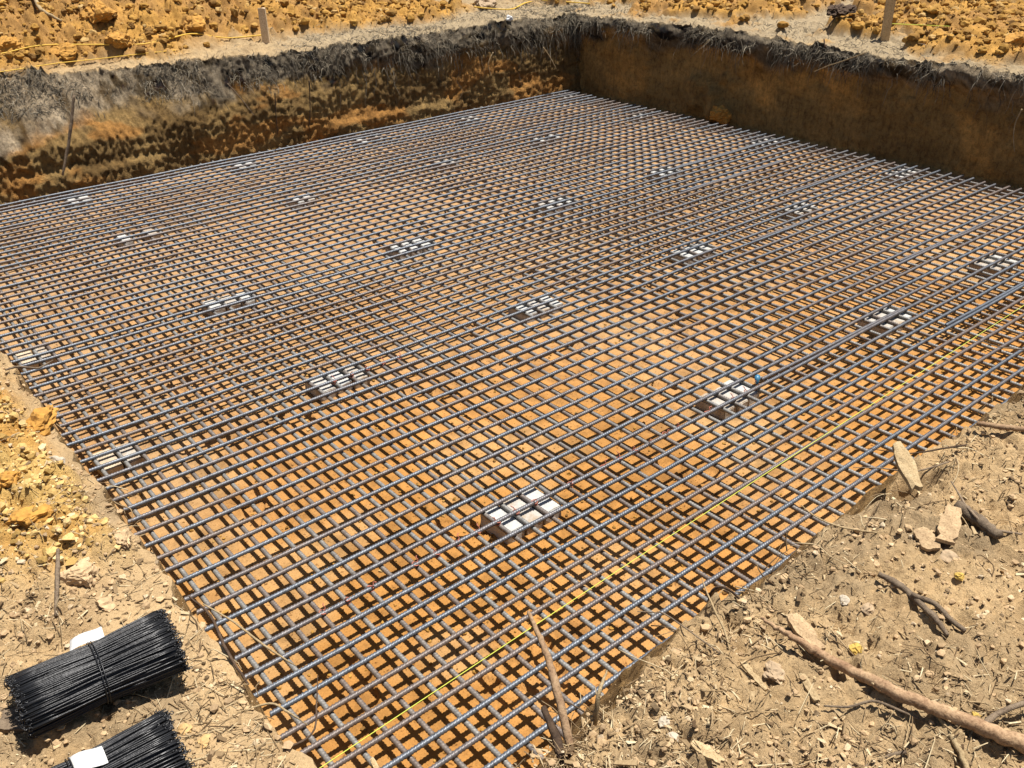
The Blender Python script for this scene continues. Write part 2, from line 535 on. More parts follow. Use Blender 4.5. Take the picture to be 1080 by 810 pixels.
# along the front bank the u lines are refined where the camera looks closely
u_in = lines([(UL + .16, .0085, 2.7, .0085), (2.7, .0085, 4.6, .016), (4.6, .016, UR - .04, .022)])
v_in = lines([(VF + .42, .0085, 2.6, .0085), (2.6, .0085, 5.0, .02), (5.0, .02, VB - .04, .024)])
LU = np.concatenate([u_out0, u_wl, u_in, u_wr, u_out1])
LV = np.concatenate([v_out0, v_wf, v_in, v_wb, v_out1])
tu = np.concatenate([np.zeros(len(u_out0)), np.linspace(0, 1, NW_N, endpoint=False), np.ones(len(u_in)), np.linspace(1, 0, NW_F, endpoint=False), np.zeros(len(u_out1))])
tv = np.concatenate([np.zeros(len(v_out0)), np.linspace(0, 1, NW_N, endpoint=False), np.ones(len(v_in)), np.linspace(1, 0, NW_F, endpoint=False), np.zeros(len(v_out1))])
U, V = np.meshgrid(LU, LV, indexing='ij')
TU, TV = np.meshgrid(tu, tv, indexing='ij')
T = np.minimum(TU, TV)
UU = U.copy(); VV = V.copy()
midu = U < 4; midv = V < 4.5
# ragged near rims
inv = sstep(.3, 1.2, V) ; inu = sstep(.2, .5, U)
wl = .034 * fbm(V * 2.6, V * 0 + 3, 61, 4, .6) + .010 * fbm(V * 14, V * 0, 62, 3)
kl = sstep(UL - .35, UL, U) * sstep(UL + .5, UL + .16, U) * inv
UU += wl * kl
wf = -.10 * sstep(1.15, .75, U) + .03 * np.sign(fbm(U * 3.1, U * 0 + 1, 65, 2)) * np.abs(fbm(U * 3.1, U * 0 + 1, 65, 2)) ** .6 + .05 * fbm(U * 1.7, U * 0 + 5, 63, 4) + .012 * fbm(U * 11, U * 0 + 8, 64, 3)
kf = sstep(VF - .3, VF, V) * sstep(VF + .9, VF + .42, V) * inu
VV += wf * kf
# near bank faces: loose earth
near_face = (T > 0) & (T < 1)
# back wall face: topsoil set back above, ledges and cut planes below
tb = np.where(TV < 1, TV, 1.0)
tb_face = np.where((V > 4.5), tb, 1.0)
set_amt = .52 * sstep(5.4, 1.0, U + .5 * fbm(U * .8, U * 0, 71, 2)) + .07
hz = T                                             # 0 rim, 1 floor
sb = set_amt * (1 - sstep(-.05, .56, hz + .05 * fbm(U * 2.5, hz * 2, 72, 2)))
led = .010 * sstep(.1, -.15, fbm(U * 1.1, hz * 4.2, 73, 3)) * sstep(.35, .5, hz) - .05 * sstep(.72, .80, hz + .06 * fbm(U * 1.5, U * 0, 79, 2)) * sstep(.0, .3, fbm(U * .7, U * 0 + 2, 78, 2) + .15)
lump_b = (.035 * lumps(U + V * 0, hz * .95, .15, .5, 301) + .05 * lumps(U, hz * .95, .065, .7, 302) * .6 + .04 * lumps(U, hz * .95, .038, .7, 303) * .6) * .24 * sstep(-.1, .35, fbm(U * 1.7, hz * 3, 304, 2) + .45 * sstep(.6, .35, hz) - .1)
rough_b = -lump_b * (.6 + .6 * sstep(.6, .3, hz)) + .022 * fbm(U * 5, hz * 1.6, 74, 6, .5) + .02 * np.abs(fbm(U * 3.3, hz * .35, 308, 2)) * (1 - .5 * sstep(.5, .6, hz)) + .022 * fbm(U * 22, hz * 16, 75, 3)
slot = -.03 * np.clip(fbm(U * 7, hz * .8, 76, 3) - .25, 0, 1)
fringe = -.05 * sstep(.0, .10, hz) * sstep(.30, .16, hz) * sstep(3.5, 5.5, U)
dvb = sb + led + rough_b + slot + fringe
wB = np.where(V > 4.5, np.where(TV > 0, np.where(TV < 1, 1, sstep(VB - .5, VB - .04, V)), sstep(VB + 1.2, VB, V)), 0) * sstep(UL - .3, UL + .1, U) * np.where(TU > 0, 1, sstep(UR + .5, UR, U))
VV += np.where(TV > 0, dvb, set_amt + .045 * fbm(U * 5, 0 * U, 74, 4)) * wB * np.where((TV >= 1), .35, 1)
# right wall face: steep, slightly undercut below the turf
rough_r = -.03 * lumps(V, hz * .95, .09, .35, 305) - .02 * lumps(V, hz * .95, .045, .4, 306) + .03 * np.abs(fbm(V * 2.4, hz * .5, 307, 2)) + .020 * fbm(V * 3, hz * 3, 81, 4) + .007 * fbm(V * 26, hz * 20, 82, 3)
under = .05 * sstep(.10, .30, hz) + .035 * fbm(V * 1.1, hz * 0, 84, 3) * (1 - hz)
lump1 = -.16 * np.exp(-((V - 6.35) / .10) ** 2) * sstep(.50, .75, hz + .25 * fbm(V * 6, hz * 6, 85, 2)) * sstep(1.05, .9, hz)
lump1 = lump1 - .10 * np.exp(-((V - 6.62) / .13) ** 2) * sstep(.45, .62, hz) * sstep(.98, .8, hz)
fr_r = -.05 * sstep(0, .06, hz) * sstep(.24, .12, hz) * (1 + fbm(V * 3, V * 0, 86, 3))
dur = under + rough_r + fr_r + lump1
wR = np.where(U > 4, np.where(TU > 0, np.where(TU < 1, 1, sstep(UR - .4, UR - .04, U) * .3), sstep(UR + .8, UR, U) * .5), 0) * sstep(VF - .3, VF + .1, V) * np.where(TV > 0, 1, sstep(VB + .5, VB, V))
UU += np.where(TU > 0, dur, .035 * fbm(V * 1.1, 0 * V, 84, 3)) * wR
GZ = np.zeros_like(U)
out_m = T < 1
GZ[out_m] = ground_h(UU[out_m], VV[out_m])
FZ = np.zeros_like(U)
in_m = T > 0
FZ[in_m] = floor_h(UU[in_m], VV[in_m])
# loose earth fillet at the foot of the walls
prof = T.copy()
ZZ = GZ * (1 - prof) + FZ * prof
nf = near_face & ((U < 2) & (TU < 1) | (V < 3) & (TV < 1))
ZZ += np.where(nf, .02 * fbm(UU * 12, VV * 12 + ZZ * 10, 91, 3) * np.sin(math.pi * T), 0)

# --- soil colours
clay, grey = zones(UU, VV)
TAN = np.array([.62, .43, .225]); CLAY = np.array([.48, .25, .055]); GREY = np.array([.185, .155, .115]); PALE = np.array([.66, .46, .245])
n_a = fbm(UU * 3, VV * 3, 201, 3)[..., None]
C = TAN * (1 + .18 * n_a)
band = (sstep(.17, .27, UU) * (UU < UL + .3) * (VV > VF) * (VV < 2.5))[..., None]
C = C * (1 - band * .8) + PALE * band * .8
cl = clay[..., None]
mix_y = sstep(-.3, .4, fbm(UU * 2.1, VV * 2.1, 202, 3))[..., None]
CLAYN = np.where((UU < 1.0)[..., None] & (VV < VB - 1)[..., None], np.array([.64, .34, .085]), CLAY)
C = C * (1 - cl) + cl * (CLAYN * (1 - mix_y) + np.where((UU < 1.0)[..., None] & (VV < VB - 1)[..., None], np.array([.72, .47, .16]), np.array([.45, .28, .10])) * mix_y)
gr = grey[..., None]
far_grass = (((V > VB - .1) | (U > UR - .1)) * 1.0)[..., None]
GG = GREY * (1 - far_grass) + np.array([.42, .325, .20]) * far_grass
bare = (sstep(4.9, 3.6, UU + .5 * fbm(UU * 1.3, VV * 1.3, 221, 3)) * (VV > VB - .1))[..., None]
GG = GG * (1 - bare) + np.array([.52, .37, .20]) * bare
C = C * (1 - gr) + gr * GG
# wall colours: grey topsoil over ochre clay in bands
band_n = fbm(np.where(V > VB - .1, U, V) * 1.3, hz * 3 + U * 0, 203, 3)
top = sstep(.36, .20, hz + .17 * band_n + .05 * fbm(U * 7, hz * 4, 215, 2) + np.where(V > VB - .1, -.10 * sstep(4.5, 1.5, U), .04))
och = np.array([.34, .22, .085]); dk = np.array([.22, .135, .05]); red = np.array([.50, .235, .06])
s1 = sstep(-.2, .3, fbm(U * 1.5 + 9, hz * 2.4, 204, 4))[..., None]
s2 = sstep(.1, .4, fbm(U * 1.2 + 3, hz * 3.2, 205, 4))[..., None]
WC = och * (1 - s1) + dk * s1
WC = WC * (1 - s2 * .7) + red * s2 * .7
rightw = ((U > 4) & (TU < 1) & (TU <= TV))[..., None]
WC = np.where(rightw, (np.array([.48, .29, .10]) + np.array([.26, .11, .015]) * sstep(.0, .5, fbm(V * 1.1, hz * 1.6, 217, 4))[..., None]) * (1 + .3 * band_n[..., None]), WC)
TC = (np.array([.33, .26, .175]) * (1 - sstep(2.2, 4.0, U + .5 * fbm(U * 1.5, hz * 2, 230, 2)) * (V > 4.5))[..., None] + np.array([.19, .155, .11]) * (sstep(2.2, 4.0, U + .5 * fbm(U * 1.5, hz * 2, 230, 2)) * (V > 4.5))[..., None]) * (1 + .3 * n_a) + (np.array([.12, .10, .07]) * fbm(UU * 9, hz * 12 + VV * 6, 206, 4)[..., None] - np.array([.17, .145, .11]) * sstep(.05, .4, fbm(UU * 5 + 4, hz * 9 + VV * 5, 216, 4))[..., None])  # sunlit left end, darker rest and dark holes painted into the topsoil colour
WC = WC * (1 - top[..., None]) + TC * top[..., None]
nearw = (((U < 2) & (TU < 1) & (TU <= TV)) | ((V < 3) & (TV < 1) & (TV <= TU)))[..., None]
WC = np.where(nearw, np.array([.36, .22, .09]) * (1 + .2 * n_a), WC)
face = ((T > 0) & (T < 1))[..., None]
C = np.where(face, WC, C)
# floor
fn = fbm(UU * .7, VV * .7, 207, 3)[..., None]
FC = np.array([.47, .228, .062]) * (1 + .16 * fn)
fl1 = sstep(-.1, .5, fbm(UU * .55 + 3, VV * .55, 212, 3))[..., None]
FC = FC * (1 - .5 * fl1) + np.array([.56, .335, .15]) * .5 * fl1
pale_f = sstep(.05, .5, fbm(UU * 1.6, VV * 1.6, 208, 4) + .5 * sstep(1.6, .7, UU) - .1)[..., None]
FC = FC * (1 - .45 * pale_f) + np.array([.52, .34, .16]) * .45 * pale_f
far_f = sstep(3.0, 6.2, VV + .3 * UU + .8 * fbm(UU * .6, VV * .6, 213, 2))[..., None]
FC = FC * (1 - .6 * far_f) + np.array([.44, .29, .16]) * .6 * far_f
damp = sstep(.1, .6, fbm(UU * 5, VV * 5, 214, 5, .65))[..., None]
FC = FC * (1 - .22 * damp)
C = np.where((T >= 1)[..., None], FC, C)
# the loose spoil behind is a darker, browner orange than the fresh lumps near by
back_clay = cl * ((VV > VB - .3) | (UU > UR - .3))[..., None] * (T <= 0)[..., None]
bc = sstep(-.25, .45, fbm(UU * 1.1, VV * 1.1, 210, 4))[..., None]
C = C * (1 - back_clay) + back_clay * (np.array([.56, .305, .075]) * bc + np.array([.43, .235, .075]) * (1 - bc)) * (1 + .22 * fbm(UU * 7, VV * 7, 211, 3)[..., None])
C = np.clip(C * .74, .01, .9)

NU, NV = U.shape
P = np.stack([UU, VV, ZZ], -1)
idx = np.arange(NU * NV).reshape(NU, NV)
quad = np.stack([idx[:-1, :-1], idx[1:, :-1], idx[1:, 1:], idx[:-1, 1:]], -1)
tq = np.stack([T[:-1, :-1], T[1:, :-1], T[1:, 1:], T[:-1, 1:]], -1)
is_floor = tq.min(-1) >= 1
is_wall = (~is_floor) & (tq.max(-1) > 0)
is_ground = ~(is_floor | is_wall)


def sub_mesh(name, mask, mat):
    q = quad[mask]
    used = np.unique(q)
    remap = np.zeros(NU * NV, np.int32); remap[used] = np.arange(len(used))
    o = mesh_np(name, P.reshape(-1, 3)[used], remap[q], mat)
    a = o.data.attributes.new('soil', 'FLOAT_COLOR', 'POINT')
    cc = np.ones((len(used), 4), np.float32); cc[:, :3] = C.reshape(-1, 3)[used]
    a.data.foreach_set('color', cc.ravel())
    return tag(o, kind='structure')


sub_mesh('ground', is_ground, M_ground)
sub_mesh('pit_wall', is_wall, M_wall)
sub_mesh('pit_floor', is_floor, M_floor)

# ------------------------------------------------------------------ reinforcing bars
BR = .0096
Z_LOW = FLOOR + BRICK_H + BR
Z_UP = Z_LOW + 2 * BR + .0003


def rebar_mesh(length, seed):
    g = np.random.default_rng(seed)
    pitch = .0125
    n = int(length / pitch)
    x = np.repeat(np.arange(n) * pitch, 3).reshape(n, 3) + np.array([0, .0042, .0084])
    rr = np.tile(np.array([BR * .93, BR * 1.13, BR * .93]), (n, 1))
    x = x.ravel(); rr = rr.ravel()
    m = 9
    th = np.arange(m) * math.tau / m
    XX = x[:, None] + .0035 * np.cos(th)[None, :]
    k = g.normal(size=3)
    yy = .0045 * (np.sin(x * .9 + k[0]) * k[1] + .6 * np.sin(x * 2.1 + k[2])) 
    zz = -.004 * (1 - np.cos(x * math.tau / 1.4 + 1)) * .5
    rib = rr[:, None] * np.ones(m)
    V_ = np.stack([XX, yy[:, None] + rib * np.cos(th), zz[:, None] + rib * np.sin(th)], -1).reshape(-1, 3)
    q = len(x)
    i = np.arange(q - 1)[:, None]; j = np.arange(m)[None, :]
    a = i * m + j; b = i * m + (j + 1) % m
    Q = np.stack([a, b, b + m, a + m], -1).reshape(-1, 4)
    V_ = np.vstack([V_, [x[0], yy[0], zz[0]], [x[-1], yy[-1], zz[-1]]])
    jj = np.arange(m)
    t0 = np.stack([np.full(m, q * m), (jj + 1) % m, jj], -1)
    t1 = np.stack([np.full(m, q * m + 1), (q - 1) * m + jj, (q - 1) * m + (jj + 1) % m], -1)
    return V_, Q, np.vstack([t0, t1])


up_len, low_len = 7.08, 7.0
protos = []
for s in range(10):
    V_, Q_, T_ = rebar_mesh(7.08, 300 + s)
    o = mesh_np('rebar', V_, Q_, M_steel if s < 5 else M_steel_dusty, None, True, T_)
    protos.append(o)
X_V = [1.487 + .0999 * k for k in range(70)]
X_V = [v for v in X_V if v < 8.41]
Y_U = [1.018 + .1009 * k for k in range(-3, 67)]
Y_U = [u for u in Y_U if u < 7.74]
used = [False] * 10


def place_bar(k, loc, rz, label, group, low=False):
    p = k % 5 + (5 if low else 0)
    if not used[p]:
        o = protos[p]; used[p] = True
    else:
        o = protos[p].copy(); COL.objects.link(o)
    o.location = loc; o.rotation_euler = (0, 0, rz)
    tag(o, label, 'rebar', group)
    return o


TIE_V = min(X_V, key=lambda v: abs(v - 2.385))
STR_V = None
for k, v in enumerate(X_V):
    g = 'upper layer bars running left to right across the pit'
    lab = 'straight ribbed grey steel bar in the upper layer of the reinforcing mat'
    if k == 0: lab = 'ribbed steel bar at the mat edge half hidden by the front dirt bank'
    elif k == 1: lab = 'second ribbed upper bar in from the front dirt bank'
    elif k == len(X_V) - 1: lab = 'last upper steel bar, lying against the foot of the back earth wall'
    elif v == TIE_V: lab = 'upper steel bar carrying reddish wire ties over the nearest bricks'
    elif k == 4: lab = 'upper steel bar lying just under the yellow string line'
    place_bar(k * 3 + (k // 5), (.655 + random.uniform(-.035, .035), v + random.uniform(-.006, .006), Z_UP), R(random.uniform(-.06, .06)), lab, g)
for k, u in enumerate(Y_U):
    g = 'lower layer bars running away across the pit'
    lab = 'straight ribbed grey steel bar in the lower layer, crossing under the others'
    if k == 0: lab = 'lower steel bar nearest the left earth bank, under the bar ends'
    elif k == 1: lab = 'second lower steel bar in from the left earth bank'
    elif k == len(Y_U) - 1: lab = 'lower steel bar nearest the shaded right earth wall'
    o = place_bar(k * 2 + (k // 5), (u + random.uniform(-.006, .006), 1.415 + random.uniform(-.03, .03), Z_LOW), R(90 + random.uniform(-.10, .10)), lab, g, True)
# short lap bars tied alongside some of the long ones near the right wall
V_, Q_, T_ = rebar_mesh(1.35, 400)
lap = mesh_np('lap_bar', V_, Q_, M_steel, None, True, T_)
for q, (k, u0) in enumerate([(6, 4.9), (13, 5.6), (19, 6.1), (22, 5.2), (27, 6.25), (33, 5.7), (9, 3.6), (38, 6.2)]):
    o = lap if q == 0 else lap.copy()
    if q: COL.objects.link(o)
    o.location = (u0, X_V[k] + 2.1 * BR, Z_UP); o.rotation_euler = (0, 0, R(random.uniform(-.15, .15)))
    tag(o, 'short lapped steel bar lying tight beside a long upper bar on the right half', 'rebar', 'short lap bars on the right half of the mat')

# ------------------------------------------------------------------ bricks under the mat


def brick_mesh(seed):
    g = np.random.default_rng(seed)
    import bmesh
    bm = bmesh.new()
    bmesh.ops.create_cube(bm, size=1)
    for v in bm.verts: v.co = Vector((v.co.x * .094, v.co.y * .185, v.co.z * (BRICK_H + .02) + BRICK_H / 2 - .0105))
    bmesh.ops.bevel(bm, geom=bm.edges[:], offset=.004, segments=2, affect='EDGES')
    bmesh.ops.subdivide_edges(bm, edges=[e for e in bm.edges if e.calc_length() > .05], cuts=3, use_grid_fill=True)
    for v in bm.verts:
        v.co += Vector(g.normal(size=3) * .0007)
        v.co.z = min(v.co.z, BRICK_H - .0004)
    me = bpy.data.meshes.new('spacer_brick')
    bm.to_mesh(me); bm.free()
    me.materials.append(M_brick)
    return me


bm_var = [brick_mesh(s) for s in range(4)]
SET_U = [.75, 2.0, 3.42, 4.85, 6.10, 7.5]
SET_V = [2.40, 3.86, 5.32, 6.84, 8.16]
ordw = ['first', 'second', 'third', 'fourth', 'fifth', 'sixth']
roww = ['front row', 'second row from front', 'middle row', 'second row from back', 'back row']
posw = ['left', 'middle', 'right']
for j, sv in enumerate(SET_V):
    for i, su in enumerate(SET_U):
        vv = min(X_V, key=lambda v: abs(v - sv))
        kk = min(range(len(Y_U) - 1), key=lambda k: abs((Y_U[k] + Y_U[k + 1]) / 2 - su))
        uc = (Y_U[kk] + Y_U[kk + 1]) / 2
        shift = {(1, 0): .035, (1, 1): .075, (2, 0): .065, (2, 1): .075}.get((i, j), random.choice([.035, .07, .085]))
        for b in range(3):
            if i == 0 and b == 0: continue       # that one would lie inside the bank
            if i == 0 and j == 0: continue
            if j >= 3 and b == (i + j) % 3: continue     # only two can be made out
            o = link('spacer_brick', bm_var[(i + j * 2 + b) % 4])
            dv = shift + random.uniform(-.010, .010)
            if (i, j, b) == (2, 0, 2): dv += .02
            if i == 0:
                if 'dusty' not in globals(): dusty = bm_var[0].copy(); dusty.materials[0] = M_dusty_brick
                if (j, b) in ((0, 2), (1, 1), (2, 1)): o.data = dusty
            o.location = (uc + (b - 1) * .101 + random.uniform(-.001, .001), vv + dv, FLOOR)
            o.rotation_euler = (0, 0, R(random.uniform(-2, 2)) + (math.pi if b % 2 else 0))
            tag(o, '%s %s brick of the %s set from the left bank, %s' % ('dusty' if i == 0 and (j, b) in ((0, 2), (1, 1), (2, 1)) else 'white', posw[b], ordw[i], roww[j]), 'brick', 'concrete bricks holding up the reinforcing mat')

# small blue scrap on the second set
p = Vector((3.44 + .10, 2.40, Z_UP + BR))
Vb, Qb, Tb = tube_np(resample([p + Vector((-.012, -.01, 0)), p + Vector((0, 0, .022)), p + Vector((.016, .012, .026)), p + Vector((.03, .02, .004))], 9), [.006, .010, .013, .014, .013, .012, .010, .008, .005], 7, .12, 3)
tag(mesh_np('plastic_scrap', Vb, Qb, M_blue, None, True, Tb), 'small blue plastic scrap lying on the bars over a white brick set', 'scrap')

# reddish ties along one bar
tie_bag = []
for q in range(3):
    g = np.random.default_rng(50 + q)
    th = np.linspace(0, math.tau * 1.6, 22)
    pts = np.stack([.0125 * np.cos(th), .0125 * np.sin(th), Z_UP - .004 + .0125 * np.sin(th * .5 + q) * .6], 1)
    pts = np.vstack([pts, [[.012, .004, Z_UP + .012], [.006, .010, Z_UP + .022], [.010 + .004 * q, .016, Z_UP + .026]]])
    bag = Bag(); bag.add(*tube_np(resample(pts, 60), .0021, 5))
    tie_bag.append(bag.build('tie_wire', M_rust))
n_t = 0
ties = [(u, TIE_V) for u in Y_U if .95 < u < 3.6] + [(u, min(X_V, key=lambda v: abs(v - 3.86))) for u in Y_U if 1.9 < u < 2.5]
for u, v in ties:
    if random.random() < .12: continue
    o = tie_bag[n_t % 3]
    if n_t >= 3:
        o = o.copy(); COL.objects.link(o)
    o.location = (u, v, 0); o.rotation_euler = (0, 0, random.uniform(0, 6.28))
    if v == TIE_V: tag(o, 'tiny reddish wire tie twisted on the upper bar over the nearest bricks', 'wire tie', 'reddish ties on one upper bar')
    else: tag(o, 'tiny reddish wire tie twisted on a bar over second row bricks', 'wire tie', 'reddish ties on a farther bar')
    n_t += 1

# ------------------------------------------------------------------ bundles of black tie wire


def wire_bundle(loc, axis_deg, length, wx, hz_, seed, label, tag_pts, band_at):
    root = empty('wire_bundle', loc, R(axis_deg))
    tag(root, label, 'wire bundle')
    g = np.random.default_rng(seed)
    d = .0039
    bag = Bag()
    rows = int(hz_ / (d * .87)); 
    for r_ in range(rows):
        zc = d / 2 + r_ * d * .87
        e = (zc - hz_ / 2) / (hz_ / 2)
        half = wx / 2 * math.sqrt(max(0, 1 - abs(e) ** 2.4))
        n = int(2 * half / d)
        for c in range(n):
            yc = -half + (c + .5 + .5 * (r_ % 2)) * d
            edge = (abs(e) ** 2.4 + abs(yc / (wx / 2)) ** 2.0) > .52
            x0 = -length / 2 + g.normal() * .006; x1 = length / 2 + g.normal() * .006
            m = 9 if edge else 3
            t = np.linspace(0, 1, m)
            ky, kz = g.normal(size=2) * .0016
            ph = g.uniform(0, 6.28)
            sq = 1 - .05 * np.exp(-((t - .5) / .16) ** 2) + .09 * (t - .45) ** 2 * (t > .45) * 3
            pts = np.stack([x0 + (x1 - x0) * t, yc * sq + ky * np.sin(6 * t + ph) + .002 * g.normal(), hz_ * .5 + (zc - hz_ * .5) * sq + kz * np.sin(5 * t + ph)], 1)
            bag.add(*tube_np(pts, d * .46, 5))
            if edge and g.random() < .8:       # looped wire end
                for s, xe in ((-1, x0), (1, x1)):
                    th = np.linspace(0, math.pi * 1.8, 7)
                    k = 0 if s < 0 else -1
                    lp = np.stack([pts[k, 0] + s * .0028 * (1 - np.cos(th)), pts[k, 1] + .0022 * np.sin(th) * g.choice([-1, 1]), pts[k, 2] + .003 * np.sin(th) * g.normal()], 1)
                    bag.add(*tube_np(lp, d * .34, 4))
    o = bag.build('wire_bunch', M_blackwire, root)
    tag(o, kind='stuff')
    # binding wire round the middle
    th = np.linspace(0, math.tau, 49)
    for k, off in enumerate((0, .006)):
        ce = np.cos(th); se = np.sin(th)
        pts = np.stack([band_at + off + .006 * np.sin(th), np.sign(ce) * np.abs(ce) ** .9 * (wx / 2 + .001), hz_ / 2 + np.sign(se) * np.abs(se) ** .85 * (hz_ / 2 + .001)], 1)
        b2 = Bag(); b2.add(*tube_np(pts, .0012, 5, cap=False))
        b2.build('binding_wire', M_blackwire, root)
    # paper tag tucked under the binding
    a = np.array(tag_pts, float)
    nx, ny = 7, 7
    s, t = np.meshgrid(np.linspace(0, 1, nx), np.linspace(0, 1, ny), indexing='ij')
    Pp = ((1 - s) * (1 - t))[..., None] * a[0] + (s * (1 - t))[..., None] * a[1] + (s * t)[..., None] * a[2] + ((1 - s) * t)[..., None] * a[3]
    Pp[..., 2] += .010 * np.sin(s * 3.1) * t + .004 * np.sin(t * 5)
    low = Pp.copy(); low[..., 2] -= .0006
    Vp = np.vstack([Pp.reshape(-1, 3), low.reshape(-1, 3)])
    ii = np.arange(nx * ny).reshape(nx, ny)
    qq = np.stack([ii[:-1, :-1], ii[1:, :-1], ii[1:, 1:], ii[:-1, 1:]], -1).reshape(-1, 4)
    lo = qq[:, ::-1] + nx * ny
    rim = np.concatenate([ii[0, :], ii[1:, -1], ii[-1, -2::-1], ii[-2:0:-1, 0]])
    side = np.stack([rim, np.roll(rim, -1), np.roll(rim, -1) + nx * ny, rim + nx * ny], -1)
    mesh_np('paper_tag', Vp, np.vstack([qq, lo, side]), M_paper, root)
    return root


def mid_ground(a, b):
    p, q = on_ground(*a), on_ground(*b)
    return (p + q) / 2


b1 = at_height(104, 706, .86 + .05)
b1a = at_height(32, 742, .91); b1b = at_height(180, 676, .91)
ang = math.degrees(math.atan2(b1b.y - b1a.y, b1b.x - b1a.x))
wire_bundle((b1.x, b1.y, .842), ang, .315, .160, .118, 21,
            'bundle of black tie wire with a white tag, lying farther up the left bank',
            [(-.040, .060, .098), (-.030, .125, .075), (.040, .120, .085), (.035, .050, .110)], -.005)
b2a = at_height(22, 866, .91); b2b = at_height(166, 794, .91)
ang2 = math.degrees(math.atan2(b2b.y - b2a.y, b2b.x - b2a.x))
c2 = (b2a + b2b) / 2
wire_bundle((c2.x, c2.y, .842), ang2, .315, .160, .118, 22,
            'bundle of black tie wire cut off by the bottom edge of the photo',
            [(-.02, -.005, .117), (-.02, .055, .108), (.04, .048, .110), (.04, -.010, .119)], -.03)

# ------------------------------------------------------------------ strings


def string(name, pts, rad, mat, label, n=60):
    V_, Q_, T_ = tube_np(resample(pts, n), rad, 6)
    return tag(mesh_np(name, V_, Q_, mat, None, True, T_), label, 'string')


s0 = at_height(345, 805, .905); s1 = at_height(1080, 322, .94)
ds = (s1 - s0)
a = s0 - ds * ((s0.x + .62) / ds.x); bb = s0 + ds * ((8.7 - s0.x) / ds.x)
a.z = .84; bb.z = .96
string('string_line', [a, s0, s1, bb], .0011, M_string, 'taut yellow string line stretched over the near side of the mat')
pts = [on_ground(x, y, .03) for x, y in [(-30, 66), (5, 58), (45, 54), (100, 51), (150, 49), (180, 44), (205, 40), (240, 43), (276, 40)]]
string('string_line', pts, .007, M_ostring, 'loose yellow string lying along the foot of the orange spoil bank', 90)
pts = [on_ground(x, y, .02) for x, y in [(-30, 84), (20, 76), (60, 70), (100, 65), (150, 59), (185, 55)]]
string('string_line', pts, .0045, M_ostring, 'faint pale string on the bare strip above the left topsoil edge', 60)
pts = [on_ground(x, y, .03) for x, y in [(500, 10), (520, 12), (540, 11), (555, 6), (575, 3), (600, 3), (622, 7)]]
string('string_line', pts, .008, M_ostring, 'slack yellow string looping over the grass behind the far corner', 60)
pts = [on_ground(x, y, .05) for x, y in [(940, 31), (965, 32), (1000, 34)]]
string('string_line', pts, .0045, M_string, 'thin green yellow string running right from the brown stake', 20)

# ------------------------------------------------------------------ stakes


def stake(px, py, ptop, w, mat, label, lean=(0, 0)):
    b = on_ground(px, py)
    # height from the image distance along a vertical line
    best = .3
    for h in np.linspace(.05, 1.2, 116):
        q = np.array([b.x + lean[0] * h, b.y + lean[1] * h, b.z + h - CAM_Z])
        y = 405 - F_PX * (q @ _u2) / (q @ _fwd)
        if y > ptop: best = h
    import bmesh
    bm = bmesh.new()
    bmesh.ops.create_cube(bm, size=1)
    for v in bm.verts:
        zz = -.15 + (best + .15) * (v.co.z + .5)
        v.co = Vector((v.co.x * w + lean[0] * zz, v.co.y * w * .55 + lean[1] * zz, zz))
    bmesh.ops.subdivide_edges(bm, edges=bm.edges[:], cuts=3, use_grid_fill=True)
    for v in bm.verts:
        v.co += Vector((random.uniform(-1, 1), random.uniform(-1, 1), random.uniform(-1, 1))) * w * .05
    me = bpy.data.meshes.new('wooden_stake'); bm.to_mesh(me); bm.free(); me.materials.append(mat)
    o = link('wooden_stake', me); o.location = b; o.rotation_euler = (0, 0, R(-39))
    tag(o, label, 'stake')
    return o


stake(933, 41, -14, .075, M_stake_b, 'brown wooden stake standing in the grass above the right wall')
stake(281, 45, 8, .07, M_stake_p, 'pale weathered wooden stake at the foot of the orange spoil bank')

# ------------------------------------------------------------------ sticks, twigs, roots


def stick(name, pts, rad, mat, label, cat, n=24, m=8, wob=.07, group=None):
    C_ = resample(pts, n)
    g = np.random.default_rng(abs(hash(label)) % 1000 if False else len(label) * 7 + n)
    jit = g.normal(size=C_.shape) * np.mean(rad) * .12
    jit[0] = 0; jit[-1] = 0
    C_ = C_ + jit
    rr = np.interp(np.linspace(0, 1, n), np.linspace(0, 1, len(rad)), rad)
    V_, Q_, T_ = tube_np(C_, rr, m, wob, len(label))
    o = mesh_np(name, V_, Q_, mat, None, True, T_)
    return tag(o, label, cat, group)


def G(x, y, dz=.008): return on_ground(x, y, dz)


# long stick at lower right, tip raised
big = stick('fallen_branch', [G(800, 668, .05), G(838, 688, .04), G(880, 709, .03), G(945, 738, .02), G(1010, 763, .02), G(1100, 802, .02)], [.003, .008, .0115, .0135, .0145, .0155], M_stick,
            'long bare pinkish branch lying along the right bank with its tip raised', 'branch', 70, 14, .07)
side = tube_np(resample([G(1036, 772, .02), G(1050, 762, .028), G(1085, 752, .035), G(1110, 755, .03)], 14), [.007] * 4 + [.006] * 10, 7, .06, 4)
mesh_np('side_shoot', side[0], side[1], M_twig, big, True, side[2])
